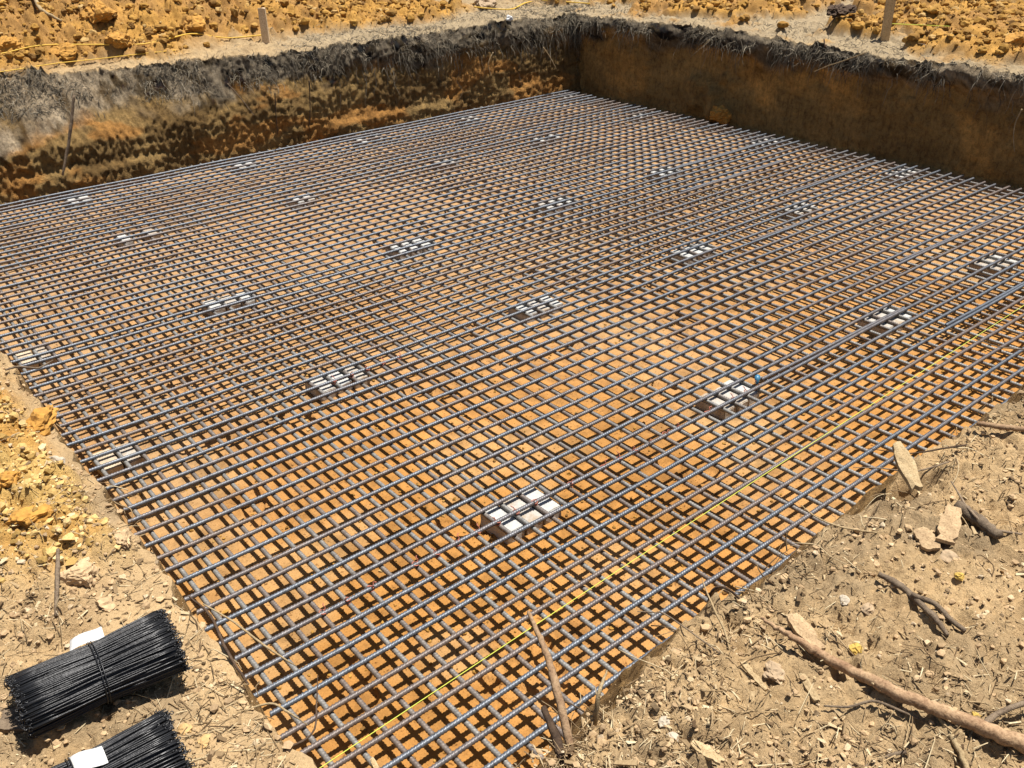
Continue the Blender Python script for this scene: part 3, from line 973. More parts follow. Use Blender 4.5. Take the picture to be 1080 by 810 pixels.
# leaning sticks over the mat edge
e = G(604, 790, -.03)
t1 = at_height(557, 645, .93); t1b = at_height(586, 722, .90)
stick('leaning_stick', [t1, (t1 + t1b) / 2 + Vector((.004, 0, .004)), t1b, e], [.004, .007, .009, .0085], M_stick, 'brown stick poking up over the mat from the front dirt bank', 'stick', 26, 8, .08)
e2 = G(600, 815, -.03); t2 = at_height(573, 745, .85)
stick('leaning_stick', [t2, (t2 + e2) / 2 + Vector((.005, .0, .0)), e2], [.006, .011, .010], M_dark, 'short dark broken stick beside the taller brown leaning one', 'stick', 16, 8, .1)
e3 = G(626, 765, -.02); t3 = at_height(640, 707, .88)
stick('leaning_stick', [t3, at_height(632, 730, .89), e3], [.002, .005, .006], M_pale, 'pale curved splinter standing at the edge of the front bank', 'stick', 14, 7, .08)
# forked twig
fk = stick('forked_twig', [G(925, 612, .02), G(945, 622, .018), G(962, 634, .015), G(985, 655, .01), G(999, 672, .006)], [.006, .009, .008, .007, .005], M_twig, 'forked grey twig lying on the dirt above the long branch', 'twig', 24, 8, .09)
fv = tube_np(resample([G(960, 632, .016), G(985, 642, .015), G(1000, 655, .012), G(1017, 668, .008)], 14), np.linspace(.007, .006, 14), 7, .08, 2)
mesh_np('side_shoot', fv[0], fv[1], M_twig, fk, True, fv[2])
stick('log_stub', [G(1008, 545, .035), G(1028, 558, .030), G(1052, 572, .022)], [.017, .016, .013], M_twig, 'short thick grey log stub beside a flat piece of bark', 'log', 16, 10, .07)
stick('twig', [G(1028, 455, .03), G(1050, 458, .03), G(1090, 463, .03)], [.008, .009, .009], M_stick, 'straight brown twig at the right edge of the front bank top', 'twig', 14, 8, .07)
stick('twig', [G(1075, 570, .02), G(1045, 562, .015), G(1020, 545, .02), G(1000, 520, .04)], [.003, .004, .004, .002], M_twig, 'thin bent twig arching beside the grey log stub', 'twig', 20, 6, .08)
stick('twig', [G(66, 594, .05), G(64, 615, .03), G(60, 652, .006)], [.005, .006, .005], M_twig, 'short upright grey twig on the left bank above the wire bundle', 'twig', 14, 7, .08)
stick('twig', [G(990, 760, .01), G(1008, 790, .01), G(1022, 820, .01)], [.006, .007, .006], M_pale, 'pale split twig under the lower end of the long branch', 'twig', 12, 6, .08)
stick('twig', [G(955, 795, .006), G(935, 800, .006), G(905, 815, .006)], [.004, .004, .004], M_twig, 'thin grey twig near the bottom of the front bank', 'twig', 12, 6, .08)
stick('root', [G(868, 748, .01), G(895, 750, .014), G(920, 745, .016), G(945, 755, .02), G(968, 762, .01)], [.002, .003, .003, .003, .002], M_twig, 'wavy thin root crossing below the middle of the long branch', 'root', 30, 6, .08)
# roots over the mat's right edge
stick('root', [at_height(745, 640, .80), at_height(752, 622, .86), at_height(765, 620, .88), at_height(780, 632, .84), G(790, 648, 0)], [.002, .0035, .0035, .003, .003], M_dark, 'dark looping root sticking out over the bars at the front bank', 'root', 30, 6, .06)
stick('root', [at_height(740, 610, .86), at_height(752, 640, .86), at_height(764, 665, .84), G(772, 690, -.01)], [.001, .003, .003, .003], M_pale, 'pale thin root bending down over the bars near the long branch tip', 'root', 24, 6, .06)
stick('root', [at_height(845, 533, .88), at_height(862, 546, .88), at_height(888, 556, .87), G(925, 562, .0)], [.0015, .0025, .0025, .0025], M_pale, 'pale yellow dry stem curving over the bars from the right bank', 'root', 24, 6, .05)
stick('root', [at_height(900, 493, .90), at_height(930, 494, .90), at_height(965, 497, .90), G(1000, 490, .01)], [.001, .002, .0025, .0025], M_twig, 'thin brown stem lying flat over the bars beside the split wood', 'root', 24, 6, .05)
stick('root', [at_height(915, 473, .90), at_height(960, 478, .9), at_height(1000, 472, .89), G(1030, 468, .0)], [.001, .002, .003, .003], M_dark, 'long dark thin stem sticking out above the split wood piece', 'root', 24, 6, .05)
stick('root', [at_height(1030, 358, .95), at_height(1055, 366, .95), at_height(1090, 369, .95), at_height(1140, 372, .9)], [.0012, .002, .003, .003], M_twig, 'thin bare stem crossing the bars at the right edge of the photo', 'root', 24, 6, .05)
stick('root', [at_height(672, 645, .86), at_height(690, 646, .86), at_height(705, 650, .84), G(760, 690, 0)], [.001, .0018, .002, .002], M_twig, 'hair thin brown root lying over the bars left of the looping root', 'root', 24, 5, .05)
# left rim roots
stick('root', [G(200, 632, .01), G(222, 652, .012), G(240, 690, .015), G(262, 722, 0)], [.002, .004, .004, .003], M_dark, 'dark root running down the left bank edge beside the bar ends', 'root', 30, 6, .07)
stick('root', [G(215, 640, .01), at_height(245, 655, .80), at_height(275, 678, .80), at_height(300, 695, .78), at_height(312, 702, .76)], [.002, .003, .003, .0025, .0012], M_pale, 'pale curved root reaching out over the bar ends on the left', 'root', 30, 6, .06)
stick('root', [G(250, 752, .0), at_height(285, 742, .80), at_height(305, 752, .79), at_height(325, 765, .76)], [.002, .003, .003, .001], M_pale, 'short pale root below the curved one on the left bank edge', 'root', 26, 6, .06)
stick('root', [at_height(335, 712, .70), at_height(334, 740, .70), at_height(328, 775, .72), G(280, 790, -.02)], [.001, .002, .0025, .003], M_dark, 'thin dark root arching down over the mat by the lower left corner', 'root', 26, 6, .06)
stick('root', [G(8, 395, .02), G(22, 392, .02), at_height(40, 388, .80), at_height(56, 380, .80)], [.004, .005, .004, .002], M_twig, 'grey root at the left rim beside the half buried bricks', 'root', 20, 6, .06)
stick('twig', [G(35, -6, .03), G(42, 12, .04), G(52, 20, .03), G(66, 27, .03)], [.016, .018, .016, .010], M_pale, 'pale crooked stick on the orange spoil bank at top left', 'twig', 20, 7, .08)


# flat bark pieces and splinters
def slab(name, px, py, L, W, H, ang, mat, label, cat, tilt=(0, 0), dz=.006, seed=1, z=None):
    g = np.random.default_rng(seed)
    nx, ny = 9, 4
    s, t = np.meshgrid(np.linspace(-.5, .5, nx), np.linspace(-.5, .5, ny), indexing='ij')
    wv = 1 - .35 * np.abs(s * 2) ** 2 + g.normal(size=(nx, 1)) * .10
    X = s * L + g.normal(size=s.shape) * L * .02; Y = t * W * wv
    top = H * (.5 + .25 * np.cos(t * 3)) + g.normal(size=s.shape) * H * .12 + X * tilt[0] + Y * tilt[1]
    bot = top - H
    Vv = np.vstack([np.stack([X, Y, top], -1).reshape(-1, 3), np.stack([X, Y, bot], -1).reshape(-1, 3)])
    ii = np.arange(nx * ny).reshape(nx, ny)
    qq = np.stack([ii[:-1, :-1], ii[1:, :-1], ii[1:, 1:], ii[:-1, 1:]], -1).reshape(-1, 4)
    rim = np.concatenate([ii[0, :], ii[1:, -1], ii[-1, -2::-1], ii[-2:0:-1, 0]])
    sd = np.stack([rim, rim + nx * ny, np.roll(rim, -1) + nx * ny, np.roll(rim, -1)], -1)
    o = mesh_np(name, Vv, np.vstack([qq, qq[:, ::-1] + nx * ny, sd]), mat, None, False)
    p = at_height(px, py, z) if z else on_ground(px, py, dz)
    o.location = p; o.rotation_euler = (0, 0, R(ang))
    return tag(o, label, cat)


slab('bark_piece', 1000, 560, .15, .055, .010, 20, M_bark, 'flat tan bark piece lying beside the grey log stub', 'bark', (.1, .15), .02, 3)
slab('bark_piece', 976, 575, .08, .05, .008, 60, M_bark, 'smaller tan bark piece left of the log stub', 'bark', (.1, -.1), .02, 4)
_a = at_height(943, 474, .91); _b = at_height(968, 509, .91)
slab('split_wood', 956, 492, (_b - _a).length, .045, .014, math.degrees(math.atan2(_b.y - _a.y, _b.x - _a.x)), M_pale, 'pale pointed split wood piece overhanging the bars at the right bank', 'wood', (-.25, .1), .03, 5, .91)
slab('split_wood', 849, 672, .11, .045, .012, 70, M_bark, 'tan flat wood chunk resting behind the long branch', 'wood', (.1, .2), .012, 6)
slab('split_wood', 853, 728, .075, .020, .006, 62, M_pale, 'narrow pale wood chip just below the long branch', 'wood', (.05, .1), .008, 7)
slab('split_wood', 795, 716, .09, .018, .006, 75, M_pale, 'thin pale chip left of the grey stone on the front bank', 'wood', (.05, .1), .008, 8)
slab('split_wood', 745, 797, .07, .026, .007, 100, M_pale, 'yellowish wood chip at the bottom edge of the front bank', 'wood', (.05, .1), .01, 9)
slab('bark_piece', 12, 762, .12, .07, .012, 130, M_twig, 'curled grey bark piece at the left edge beside the wire bundle', 'bark', (.1, .2), .012, 10)
slab('split_wood', 396, 808, .06, .016, .005, 80, M_pale, 'small pale splinter lying on the bars near the string', 'wood', (.05, .05), .01, 11, Z_UP + .012)
slab('split_wood', 637, 738, .05, .012, .004, 95, M_pale, 'small pale splinter lying on the bars by the front bank', 'wood', (.05, .05), .01, 12, Z_UP + .012)


# stones and lumps
def stone(px, py, r, mat, label, cat='stone', sq=(1, .85, .65), seed=0, dz=None, name='stone', sharp=.16):
    import bmesh
    bm = bmesh.new()
    bmesh.ops.create_icosphere(bm, subdivisions=4 if r > .03 else 3, radius=1)
    g = np.random.default_rng(seed + 900)
    co = np.array([v.co[:] for v in bm.verts])
    for _ in range(11):           # broken faces
        nrm = g.normal(size=3); nrm /= np.linalg.norm(nrm)
        lim = g.uniform(.5, .9)
        dd = co @ nrm
        co = co - np.clip(dd - lim, 0, None)[:, None] * nrm
    nrm = co / np.linalg.norm(co, axis=1)[:, None]
    k = 2.2
    n3 = fbm(co[:, 0] * k + seed * 3.1, co[:, 1] * k + co[:, 2] * k * .7, 5, 4, .6) + fbm(co[:, 2] * k + seed, co[:, 0] * k - co[:, 1] * k * .6, 6, 4, .6)
    co = co + nrm * (n3 * (.12 + .12 * sharp) + .02 * g.normal(size=len(co)))[:, None]
    for v, c in zip(bm.verts, co): v.co = Vector((c[0] * r * sq[0], c[1] * r * sq[1], c[2] * r * sq[2]))
    me = bpy.data.meshes.new(name); bm.to_mesh(me); bm.free()
    me.materials.append(mat)
    o = link(name, me)
    o.location = on_ground(px, py, r * sq[2] * .25 if dz is None else dz)
    o.rotation_euler = (g.uniform(-.2, .2), g.uniform(-.2, .2), g.uniform(0, 6.28))
    return tag(o, label, cat)


stone(903, 686, .019, M_stone_y, 'small round yellow stone above the middle of the long branch', seed=1)
stone(814, 712, .034, M_stone_g, 'large grey brown stone below the raised tip of the long branch', seed=2)
stone(1012, 608, .015, M_stone_y, 'tiny yellow stone right of the forked twig', seed=3)
stone(915, 643, .020, M_stone_g, 'dark lump of earth left of the forked twig', seed=4)
stone(890, 634, .016, M_stone_p, 'small pale pebble left of the dark earth lump', seed=5)
stone(699, 762, .018, M_stone_p, 'pale rounded pebble on the lower front bank near the mat', seed=6)
stone(709, 779, .017, M_stone_p, 'second pale pebble just below another on the front bank', seed=7)
stone(1003, 590, .03, M_stone_g, 'flat brown clod below the bark piece', seed=8, sq=(1, .9, .4))
stone(1029, 755, .012, M_stone_y, 'tiny yellow crumb above the right end of the long branch', seed=9)
stone(60, 487, .026, M_stone_p, 'whitish stone among the orange clods on the left bank', seed=10)
stone(40, 452, .09, M_clay, 'big cracked orange clay lump on the left bank rim', 'clod', seed=11, name='clay_lump', sq=(1, .8, .5), dz=.02)
stone(32, 548, .055, M_clay, 'angular orange clay slab below the cracked lump on the left', 'clod', seed=12, name='clay_lump', sq=(1.2, .8, .5))
stone(10, 508, .05, M_clay, 'dark sided orange clay lump at the left edge of the photo', 'clod', seed=13, name='clay_lump')
stone(86, 610, .05, M_tan, 'tan broken clod with a deep shadow beside the upright twig', 'clod', seed=14, name='clay_lump', sq=(1.1, .8, .7))
stone(112, 640, .03, M_tan, 'smaller tan clod above the upper wire bundle', 'clod', seed=15, name='clay_lump')
stone(130, 572, .035, M_tan, 'dark rooty grey clod on the left bank near the bar ends', 'clod', seed=16, name='clay_lump', sharp=1.0)
stone(195, 770, .018, M_lump, 'orange clay crumb between the two wire bundles', 'clod', seed=17, name='clay_lump')
stone(215, 783, .020, M_lump, 'larger ochre clay crumb right of the lower wire bundle', 'clod', seed=18, name='clay_lump')
stone(5, 53, .14, M_clay, 'large reddish boulder like clod at the far left of the spoil bank', 'clod', seed=19, name='clay_lump')
stone(125, 44, .13, M_clay, 'rounded brown clod on the spoil bank just above the yellow string', 'clod', seed=20, name='clay_lump')
stone(68, 58, .13, M_clay, 'dark clod under the yellow string at far left', 'clod', seed=21, name='clay_lump')
stone(537, 20, .05, M_paper, 'small white scrap on the turf edge left of the far corner', 'litter', seed=22, name='litter_scrap')
stone(514, 8, .17, M_stone_g, 'dark brown clod behind the slack string at the top', 'clod', seed=23, name='clay_lump')
stone(1072, 48, .13, M_clay, 'dark orange clod at the right edge above the right wall', 'clod', seed=24, name='clay_lump')
stone(105, 20, .20, M_clay, 'biggest dark clod halfway up the spoil bank on the left', 'clod', seed=25, name='clay_lump', sq=(1.1, .8, .7))
stone(205, 31, .15, M_clay, 'dark clod on the spoil bank left of the pale stake', 'clod', seed=26, name='clay_lump')

o = stone(757, 112, .10, M_clay, 'orange clay lump slumped against the foot of the right wall', 'clod', seed=41, name='clay_lump', sq=(.7, 1.5, .9), sharp=.8)
d = ray(760, 116); q = d * (7.86 / d[0])
o.location = (q[0], q[1], q[2] + CAM_Z - .05)
o.rotation_euler = (0, 0, .15)

# a dried weed on the right and a thin upright twig
base = on_ground(858 + 18, 30)
def up_h(px, py, b):
    """point above b (same depth) seen at a pixel"""
    d = ray(px, py); dist = np.array([b.x, b.y, b.z - CAM_Z]) @ _fwd
    q = d * dist
    return Vector((q[0], q[1], q[2] + CAM_Z))
weed = empty('dry_weed', base)
tag(weed, 'dry brown weed with a bushy dark head above the right wall', 'weed')
wb = on_ground(872, 31) - base
vt = tube_np(resample([wb, up_h(878, 22, base) - base, up_h(884, 15, base) - base], 10), np.linspace(.008, .005, 10), 6, .08, 1)
mesh_np('stem', vt[0], vt[1], M_twig, weed, True, vt[2])
hc = up_h(887, 11, base) - base
head = stone(887, 11, .13, M_dark, 'dark dried seed head', 'weed', seed=61, name='seed_head', sq=(1.1, 1.0, .38), sharp=1.6)
del head['label']; del head['category']
head.parent = weed; head.location = hc

b3 = on_ground(870, 57)
stick('twig', [b3, up_h(870, 50, b3), up_h(869, 41, b3)], [.009, .008, .006], M_dark, 'thin dark twig standing upright above the right wall', 'twig', 10, 6, .08)

# ------------------------------------------------------------------ litter (uncountable)


def scatter_uv(n, dens, seed_c=501):
    """random spots on the ground outside the pit, denser near the camera"""
    out = []
    while sum(len(o) for o in out) < n:
        u = RNG.uniform(-1.0, 5.2, n); v = RNG.uniform(.1, 8.2, n)
        left = (u < UL - .01) & (v > .8)
        front = (v < VF - .02) & (u > .2)
        d2 = u * u + v * v
        clump = np.clip(.62 + 1.1 * fbm(u * 2.2, v * 2.2, seed_c, 3), .05, 1) + .8 * sstep(2.2, 3.2, u)
        keep = (left | front) & (RNG.random(n) < np.clip(dens / d2, 0, 1) * np.clip(clump, 0, 1))
        out.append(np.stack([u[keep], v[keep]], 1))
    return np.vstack(out)[:n]


def pieces(uv, L, W, H, lift=.3):
    """one tapered sliver per spot"""
    n = len(uv)
    z = ground_h(uv[:, 0], uv[:, 1])
    ang = RNG.uniform(0, math.tau, n); tl = RNG.normal(size=n) * lift
    box = np.array([[-.5, -.5, -.5], [.5, -.5, -.5], [.5, .5, -.5], [-.5, .5, -.5], [-.5, -.5, .5], [.5, -.5, .5], [.5, .5, .5], [-.5, .5, .5]])
    B = box[None] * np.stack([L, W, H], 1)[:, None, :]
    tap = 1 - .6 * RNG.random(n)
    B[:, [1, 2, 5, 6], 1] *= tap[:, None]
    B[:, :, 0] += RNG.normal(size=(n, 8)) * L[:, None] * .08
    B[:, :, 1] += RNG.normal(size=(n, 8)) * W[:, None] * .18
    ct, st = np.cos(tl)[:, None], np.sin(tl)[:, None]
    x = B[..., 0] * ct - B[..., 2] * st; zz = B[..., 0] * st + B[..., 2] * ct
    ca, sa = np.cos(ang)[:, None], np.sin(ang)[:, None]
    Vv = np.stack([uv[:, :1] + x * ca - B[..., 1] * sa, uv[:, 1:] + x * sa + B[..., 1] * ca, z[:, None] + H[:, None] * .4 + np.abs(np.sin(tl))[:, None] * L[:, None] * .3 + zz], -1)
    f = np.array([[0, 3, 2, 1], [4, 5, 6, 7], [0, 1, 5, 4], [1, 2, 6, 5], [2, 3, 7, 6], [3, 0, 4, 7]])
    Q = (f[None] + (np.arange(n) * 8)[:, None, None]).reshape(-1, 4)
    return Vv.reshape(-1, 3), Q


uv = scatter_uv(20000, 1.3)
n = len(uv)
L = .005 + .022 * RNG.random(n) ** 5; W = L * RNG.uniform(.15, .5, n); H = RNG.uniform(.0015, .004, n)
big_m = RNG.random(n) < .03
L = np.where(big_m, L * 2.0, L)
Vl, Ql = pieces(uv, L, W, H)
tag(mesh_np('wood_litter', Vl, Ql, M_chip, None, False), 'small wood chips and bark crumbs strewn over the dry near banks', 'wood litter', kind='stuff')
uv = scatter_uv(13000, 1.3, 503); n = len(uv)
L = .02 + .05 * RNG.random(n) ** 2; W = RNG.uniform(.0009, .0024, n)
Vl, Ql = pieces(uv, L, W, W * .8, .25)
tag(mesh_np('straw_litter', Vl, Ql, M_chip, None, False), 'thin dry straw and rootlets scattered over the near banks', 'straw', kind='stuff')
uv = scatter_uv(32000, 1.4, 502); n = len(uv)


def crumbs(uv, r, zf, flat=.7):
    n = len(uv)
    import bmesh
    bm = bmesh.new(); bmesh.ops.create_icosphere(bm, subdivisions=1 if r.max() < .02 else 2, radius=1)
    co = np.array([v.co[:] for v in bm.verts]); tr = np.array([[v.index for v in f.verts] for f in bm.faces]); bm.free()
    k = len(co)
    Vv = co[None] * (1 + (.24 if k < 20 else .13) * RNG.normal(size=(n, k, 1))) * (r[:, None, None] * RNG.uniform(.65, 1.15, (n, 1, 3)))
    ang = RNG.uniform(0, math.tau, n); ca, sa = np.cos(ang)[:, None], np.sin(ang)[:, None]
    x = Vv[..., 0] * ca - Vv[..., 1] * sa; y = Vv[..., 0] * sa + Vv[..., 1] * ca
    Vv = np.stack([uv[:, :1] + x, uv[:, 1:] + y, (zf + r * .35)[:, None] + Vv[..., 2] * flat], -1)
    return Vv.reshape(-1, 3), (tr[None] + (np.arange(n) * k)[:, None, None]).reshape(-1, 3)


r = .0015 + .009 * RNG.random(n) ** 5
# crumbling lumps along the two near rims
rl = np.stack([UL + .005 - .09 * RNG.random(420) ** 1.3, RNG.uniform(1.2, 5.0, 420)], 1)
rf = np.stack([RNG.uniform(.7, 4.2, 420), VF + .005 - .10 * RNG.random(420) ** 1.3], 1)
rr_ = np.vstack([rl, rf]); rr_ = rr_[fbm(rr_[:, 0] * 3, rr_[:, 1] * 3, 505, 3) > -.05]
uv = np.vstack([uv, rr_]); r = np.concatenate([r, .002 + .013 * RNG.random(len(rr_)) ** 4]); n = len(uv)
Vl, Tl = crumbs(uv, r, ground_h(uv[:, 0], uv[:, 1]))
tag(mesh_np('soil_crumbs', Vl, None, M_peb, None, False, Tl), 'tan soil crumbs and grit scattered on the near banks', 'soil crumbs', kind='stuff')
# clods of the clay spoil (left bank, back bank, right side)
cu = np.concatenate([RNG.uniform(-.6, .46, 14000), RNG.uniform(-2, 8.5, 60000), RNG.uniform(UR + .2, 14, 40000)])
cv = np.concatenate([RNG.uniform(2.0, 3.7, 14000), RNG.uniform(VB + .3, 17, 60000), RNG.uniform(1.5, 11, 40000)])
cz, _g = zones(cu, cv)
fw = cu * math.cos(YAW) + cv * math.sin(YAW); sd = cu * math.sin(YAW) - cv * math.cos(YAW)
seen = (np.abs(sd) < .75 * fw + .6)
keep = (RNG.random(len(cu)) < cz ** 2 * .75) & seen
cu, cv = cu[keep], cv[keep]
near = (cu < .5) & (cv < 6)
r = .006 + .050 * RNG.random(len(cu)) ** 6
f_ = ~near
Vl, Tl = crumbs(np.stack([cu[f_], cv[f_]], 1), r[f_], ground_h(cu[f_], cv[f_]), .75)
tag(mesh_np('clay_clods', Vl, None, M_clod, None, False, Tl), 'loose orange clay clods covering the spoil bank and the far ground', 'clods', kind='stuff')
r = .002 + .016 * RNG.random(len(cu)) ** 5
Vl, Tl = crumbs(np.stack([cu[near], cv[near]], 1), r[near], ground_h(cu[near], cv[near]), .75)
tag(mesh_np('ochre_crumbs', Vl, None, M_ochre, None, False, Tl), 'crumbly yellow ochre clay heaped on the left bank edge', 'clods', kind='stuff')
# bits on the floor of the pit
fu = RNG.uniform(.7, 6.5, 8000); fv_ = RNG.uniform(1.4, 7, 8000)
r = .0018 + .010 * RNG.random(8000) ** 4
Vl, Tl = crumbs(np.stack([fu, fv_], 1), r, floor_h(fu, fv_))
tag(mesh_np('floor_crumbs', Vl, None, M_clod, None, False, Tl), 'orange clay crumbs on the pit floor under the bars', 'clods', kind='stuff')

# thin crooked twigs and rootlets, thickest on the right bank and along the near rims
tb = Bag()
spots = []
for k in range(420):
    m = k % 4
    if m == 0: q = (RNG.uniform(2.0, 3.9), VF - .02 - .5 * RNG.random() ** 2)
    elif m == 1: q = (RNG.uniform(.9, 3.6), VF + .03 - .12 * RNG.random())
    elif m == 2: q = (UL + .02 - .10 * RNG.random(), RNG.uniform(1.3, 4.4))
    else: q = scatter_uv(1, 1.2)[0]
    spots.append(q)
for (qu, qv) in spots:
    Lw = .03 + .15 * RNG.random() ** 2.5; an = RNG.uniform(0, math.tau)
    z0 = float(ground_h(np.array([min(qu, 9)]), np.array([min(qv, VF)]))[0]) if qv < VF + .1 or qu < UL else .8
    d = np.array([math.cos(an), math.sin(an), 0]) * Lw * .5
    c0 = np.array([qu, qv, z0 + .004])
    up = abs(RNG.normal()) * .012 + .002
    pts = [c0 - d, c0 - d * .3 + np.append(RNG.normal(size=2) * Lw * .08, up), c0 + d * .4 + np.append(RNG.normal(size=2) * Lw * .08, up * 1.5), c0 + d + np.array([0, 0, up * RNG.random()])]
    r0 = RNG.uniform(.0007, .0022)
    tb.add(*tube_np(resample(pts, 9), np.linspace(r0, r0 * .5, 9), 5))
tag(tb.build('twig_litter', M_chip), 'tangle of thin twigs and rootlets on the near bank tops and rims', 'twigs', kind='stuff')

# ------------------------------------------------------------------ dry grass and rootlets on the far rims
jb = np.where((LV >= VB - .04 - 1e-9) & (LV < VB + .6))[0]
ir = np.where((LU >= UR - .04 - 1e-9) & (LU < UR + .6))[0]
iu = np.where((LU > UL) & (LU < UR + .2))[0]
jv = np.where((LV > VF) & (LV < VB + .2))[0]


def blades(base, tip_dir, length, width, curl):
    n = len(base)
    t = np.linspace(0, 1, 5)
    d = tip_dir / (np.linalg.norm(tip_dir, axis=1)[:, None] + 1e-9)
    sag = np.array([0, 0, -1.0])
    C_ = base[:, None, :] + d[:, None, :] * (length[:, None] * t)[..., None] + sag * (curl[:, None] * length[:, None] * t ** 2)[..., None]
    C_[:, 1:4] += RNG.normal(size=(n, 3, 3)) * (length * .05)[:, None, None]
    w = np.cross(d, RNG.normal(size=(n, 3))); w /= np.linalg.norm(w, axis=1)[:, None] + 1e-9
    w2 = np.cross(d, w)
    prof = np.array([1, .95, .8, .55, .15])
    ring = [w, -.5 * w + .87 * w2, -.5 * w - .87 * w2]
    Vv = np.stack([C_ + q[:, None, :] * (width[:, None] * prof)[..., None] for q in ring], 2)   # n,5,3,3
    Vv = Vv.reshape(n, 15, 3)
    Q = []
    for i in range(4):
        for k in range(3):
            Q.append([i * 3 + k, i * 3 + (k + 1) % 3, (i + 1) * 3 + (k + 1) % 3, (i + 1) * 3 + k])
    Q = (np.array(Q)[None] + (np.arange(n) * 15)[:, None, None]).reshape(-1, 4)
    return Vv.reshape(-1, 3), Q


def rim_pick(n, back=True, tmin=0, tmax=.3, out=.0):
    if back:
        i = RNG.choice(iu, n)
        # bias to the area in the photo
        t = tmin + (tmax - tmin) * RNG.random(n)
        j = np.array([np.argmin(np.abs(tv[jb] - x)) for x in np.linspace(tmin, tmax, 60)])
        j = jb[j[RNG.integers(0, 60, n)]]
        return P[i, j]
    j = RNG.choice(jv, n)
    i = np.array([np.argmin(np.abs(tu[ir] - x)) for x in np.linspace(tmin, tmax, 60)])
    i = ir[i[RNG.integers(0, 60, n)]]
    return P[i, j]


bag = Bag()
# hanging fringe of the back wall
B = rim_pick(11000, True, .0, .28); n = len(B)
keep = fbm(B[:, 0] * 1.8, B[:, 2] * 2, 401, 4, .8) > -.05 - .25 * sstep(2, 5, B[:, 0]); B = B[keep]; n = len(B)
d = np.stack([RNG.normal(size=n) * .8 + .9 * fbm(B[:, 0] * 4, B[:, 2] * 5, 403, 2), -.35 - .5 * RNG.random(n), -.35 + .8 * RNG.normal(size=n)], 1)
bag.add(*blades(B, d, .02 + .15 * RNG.random(n) ** 3, RNG.uniform(.0014, .0034, n), RNG.uniform(.2, 1.0, n)))
# right wall fringe
B = rim_pick(12000, False, .0, .17); keep = fbm(B[:, 1] * 1.6, B[:, 2] * 2, 402, 4, .8) > -.1; B = B[keep]; n = len(B)
d = np.stack([-.35 - .5 * RNG.random(n), RNG.normal(size=n) * .8 + .9 * fbm(B[:, 1] * 4, B[:, 2] * 5, 404, 2), -.3 + .8 * RNG.normal(size=n)], 1)
bag.add(*blades(B, d, .02 + .15 * RNG.random(n) ** 3, RNG.uniform(.0014, .0034, n), RNG.uniform(.2, 1.0, n)))
# long hair roots hanging down the back wall
B = rim_pick(420, True, .06, .34); B = B[(B[:, 0] > 1.6)]; n = len(B)
d = np.stack([RNG.normal(size=n) * .12, -.12 - .1 * RNG.random(n), -np.ones(n)], 1)
bag.add(*blades(B + np.array([0, -.02, 0]), d, .08 + .40 * RNG.random(n) ** 2, RNG.uniform(.0015, .004, n), np.zeros(n)))
B = rim_pick(160, False, .06, .25); n = len(B)
d = np.stack([-.12 - .1 * RNG.random(n), RNG.normal(size=n) * .2, -np.ones(n)], 1)
bag.add(*blades(B + np.array([-.02, 0, 0]), d, .06 + .30 * RNG.random(n) ** 2, RNG.uniform(.0015, .0035, n), np.zeros(n)))
bag.build('root_fringe', M_grass)
tag(bpy.data.objects['root_fringe'], 'grey dry grass roots hanging from the topsoil edge of the far walls', 'roots', kind='stuff')
# turf on top
bu = np.concatenate([RNG.uniform(.6, 8.6, 16000), RNG.uniform(UR - .05, 12.5, 34000)])
bv = np.concatenate([VB + .05 + .9 * RNG.random(16000), RNG.uniform(1.8, 12, 34000)])
cz, gz = zones(bu, bv)
inside = (bu < UR + .01) & (bv < VB + .05 + .36 * sstep(5.2, 1.0, bu))
keep = (~inside) & (RNG.random(len(bu)) < gz * np.where(bu < 4.4, .10, .8) * np.clip(.5 + 1.2 * fbm(bu * 2, bv * 2, 222, 2), .1, 1))
bu, bv = bu[keep], bv[keep]; n = len(bu)
B = np.stack([bu, bv, ground_h(bu, bv) - .003], 1)
d = np.stack([RNG.normal(size=n) * .8, RNG.normal(size=n) * .8, .25 + .5 * RNG.random(n)], 1)
Vg, Qg = blades(B, d, .03 + .07 * RNG.random(n), RNG.uniform(.0016, .0036, n), RNG.uniform(.1, .6, n))
tag(mesh_np('dry_grass', Vg, Qg, M_grass), 'short dead grey grass covering the ground behind the far walls', 'grass', kind='stuff')
# single roots hanging on the far walls


def hanging(px, pts_px, u=None, v=None, rad=(.006, .005, .003), mat=M_twig, label=''):
    out = []
    for x, y in pts_px:
        d = ray(x, y)
        q = d * ((v - 0) / d[1]) if v else d * (u / d[0])
        out.append(Vector((q[0], q[1], q[2] + CAM_Z)))
    stick('hanging_root', out, rad, mat, label, 'root', 24, 6, .08)


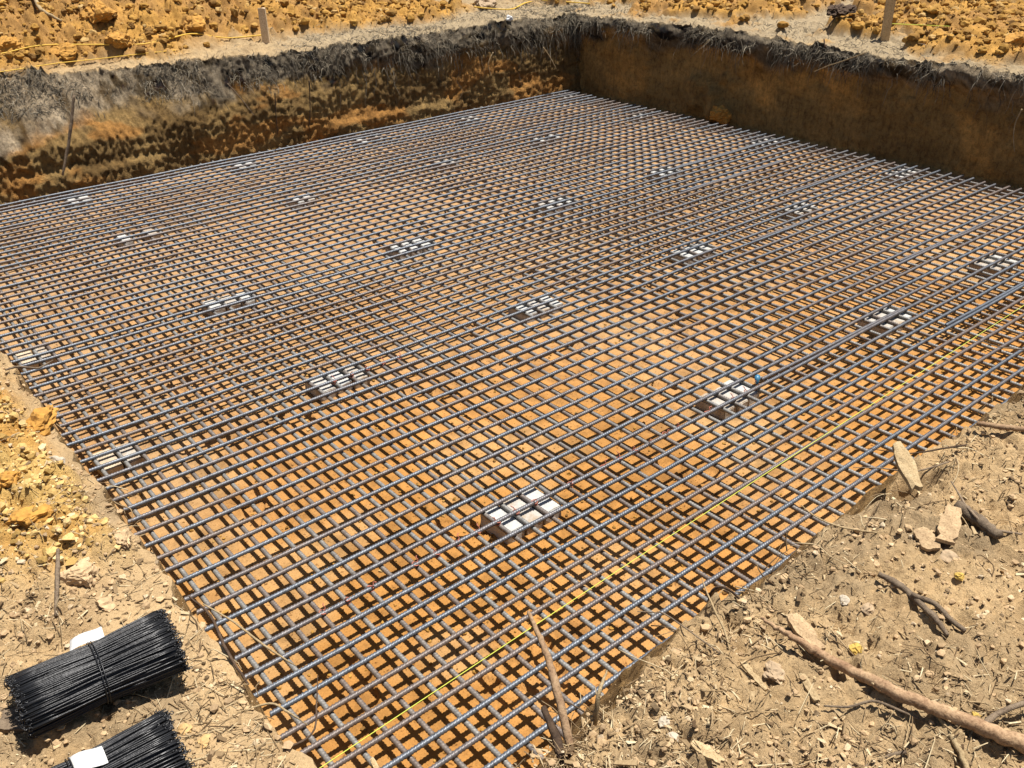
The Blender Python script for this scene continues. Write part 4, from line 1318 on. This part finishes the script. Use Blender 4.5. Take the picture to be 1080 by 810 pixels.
hanging(0, [(1078, 115), (1071, 130), (1069, 145), (1070, 160)], u=7.83, mat=M_pale, label='pale root dangling down the right wall at the photo edge')
hanging(0, [(915, 55), (890, 64), (872, 70), (858, 76)], u=7.86, mat=M_pale, label='long pale root slanting along the turf edge of the right wall')
hanging(0, [(748, 42), (738, 52), (728, 60)], u=7.86, mat=M_pale, label='short pale root curling at the turf edge near the far corner')
hanging(0, [(573, 50), (580, 60), (587, 73)], v=8.36, mat=M_pale, label='thin pale root on the back wall just left of the far corner')
hanging(0, [(520, 55), (515, 68), (518, 80)], v=8.36, mat=M_pale, label='short root on the back wall left of the far corner one')
hanging(0, [(78, 100), (74, 140), (66, 185)], v=8.30, rad=(.012, .014, .010), mat=M_twig, label='thick grey root hanging down the left end of the back wall')
hanging(0, [(290, 98), (291, 120), (293, 142)], v=8.36, mat=M_dark, label='dark straight root hanging down the middle of the back wall')
hanging(0, [(326, 85), (327, 110), (326, 138)], v=8.36, mat=M_dark, label='longer dark root right of the middle on the back wall')
hanging(0, [(240, 88), (255, 105), (268, 122)], v=8.38, mat=M_twig, label='slanting grey root left of the dark straight roots on the back wall')

# ------------------------------------------------------------------ light
SUN = Vector((.24, -.07, 1.0)).normalized()
world = bpy.data.worlds.new('World'); scene.world = world
world.use_nodes = True
nt = world.node_tree
sky = nt.nodes.new('ShaderNodeTexSky'); sky.sky_type = 'NISHITA'; sky.sun_disc = False
sky.sun_elevation = math.asin(SUN.z)
sky.sun_rotation = math.atan2(SUN.x, SUN.y)
bg = nt.nodes['Background']; bg.inputs['Strength'].default_value = .05
nt.links.new(sky.outputs[0], bg.inputs['Color'])
sl = bpy.data.lights.new('sun', 'SUN'); sl.energy = 5.0; sl.angle = R(.5); sl.color = (1.0, .955, .88)
so = bpy.data.objects.new('sun', sl); COL.objects.link(so)
so.rotation_euler = SUN.to_track_quat('Z', 'Y').to_euler()
so.location = (0, 0, 20)
scene.view_settings.view_transform = 'Standard'
scene.view_settings.look = 'None'
scene.view_settings.exposure = 0.85
scene.view_settings.gamma = 1.0
scene.render.engine = 'CYCLES'
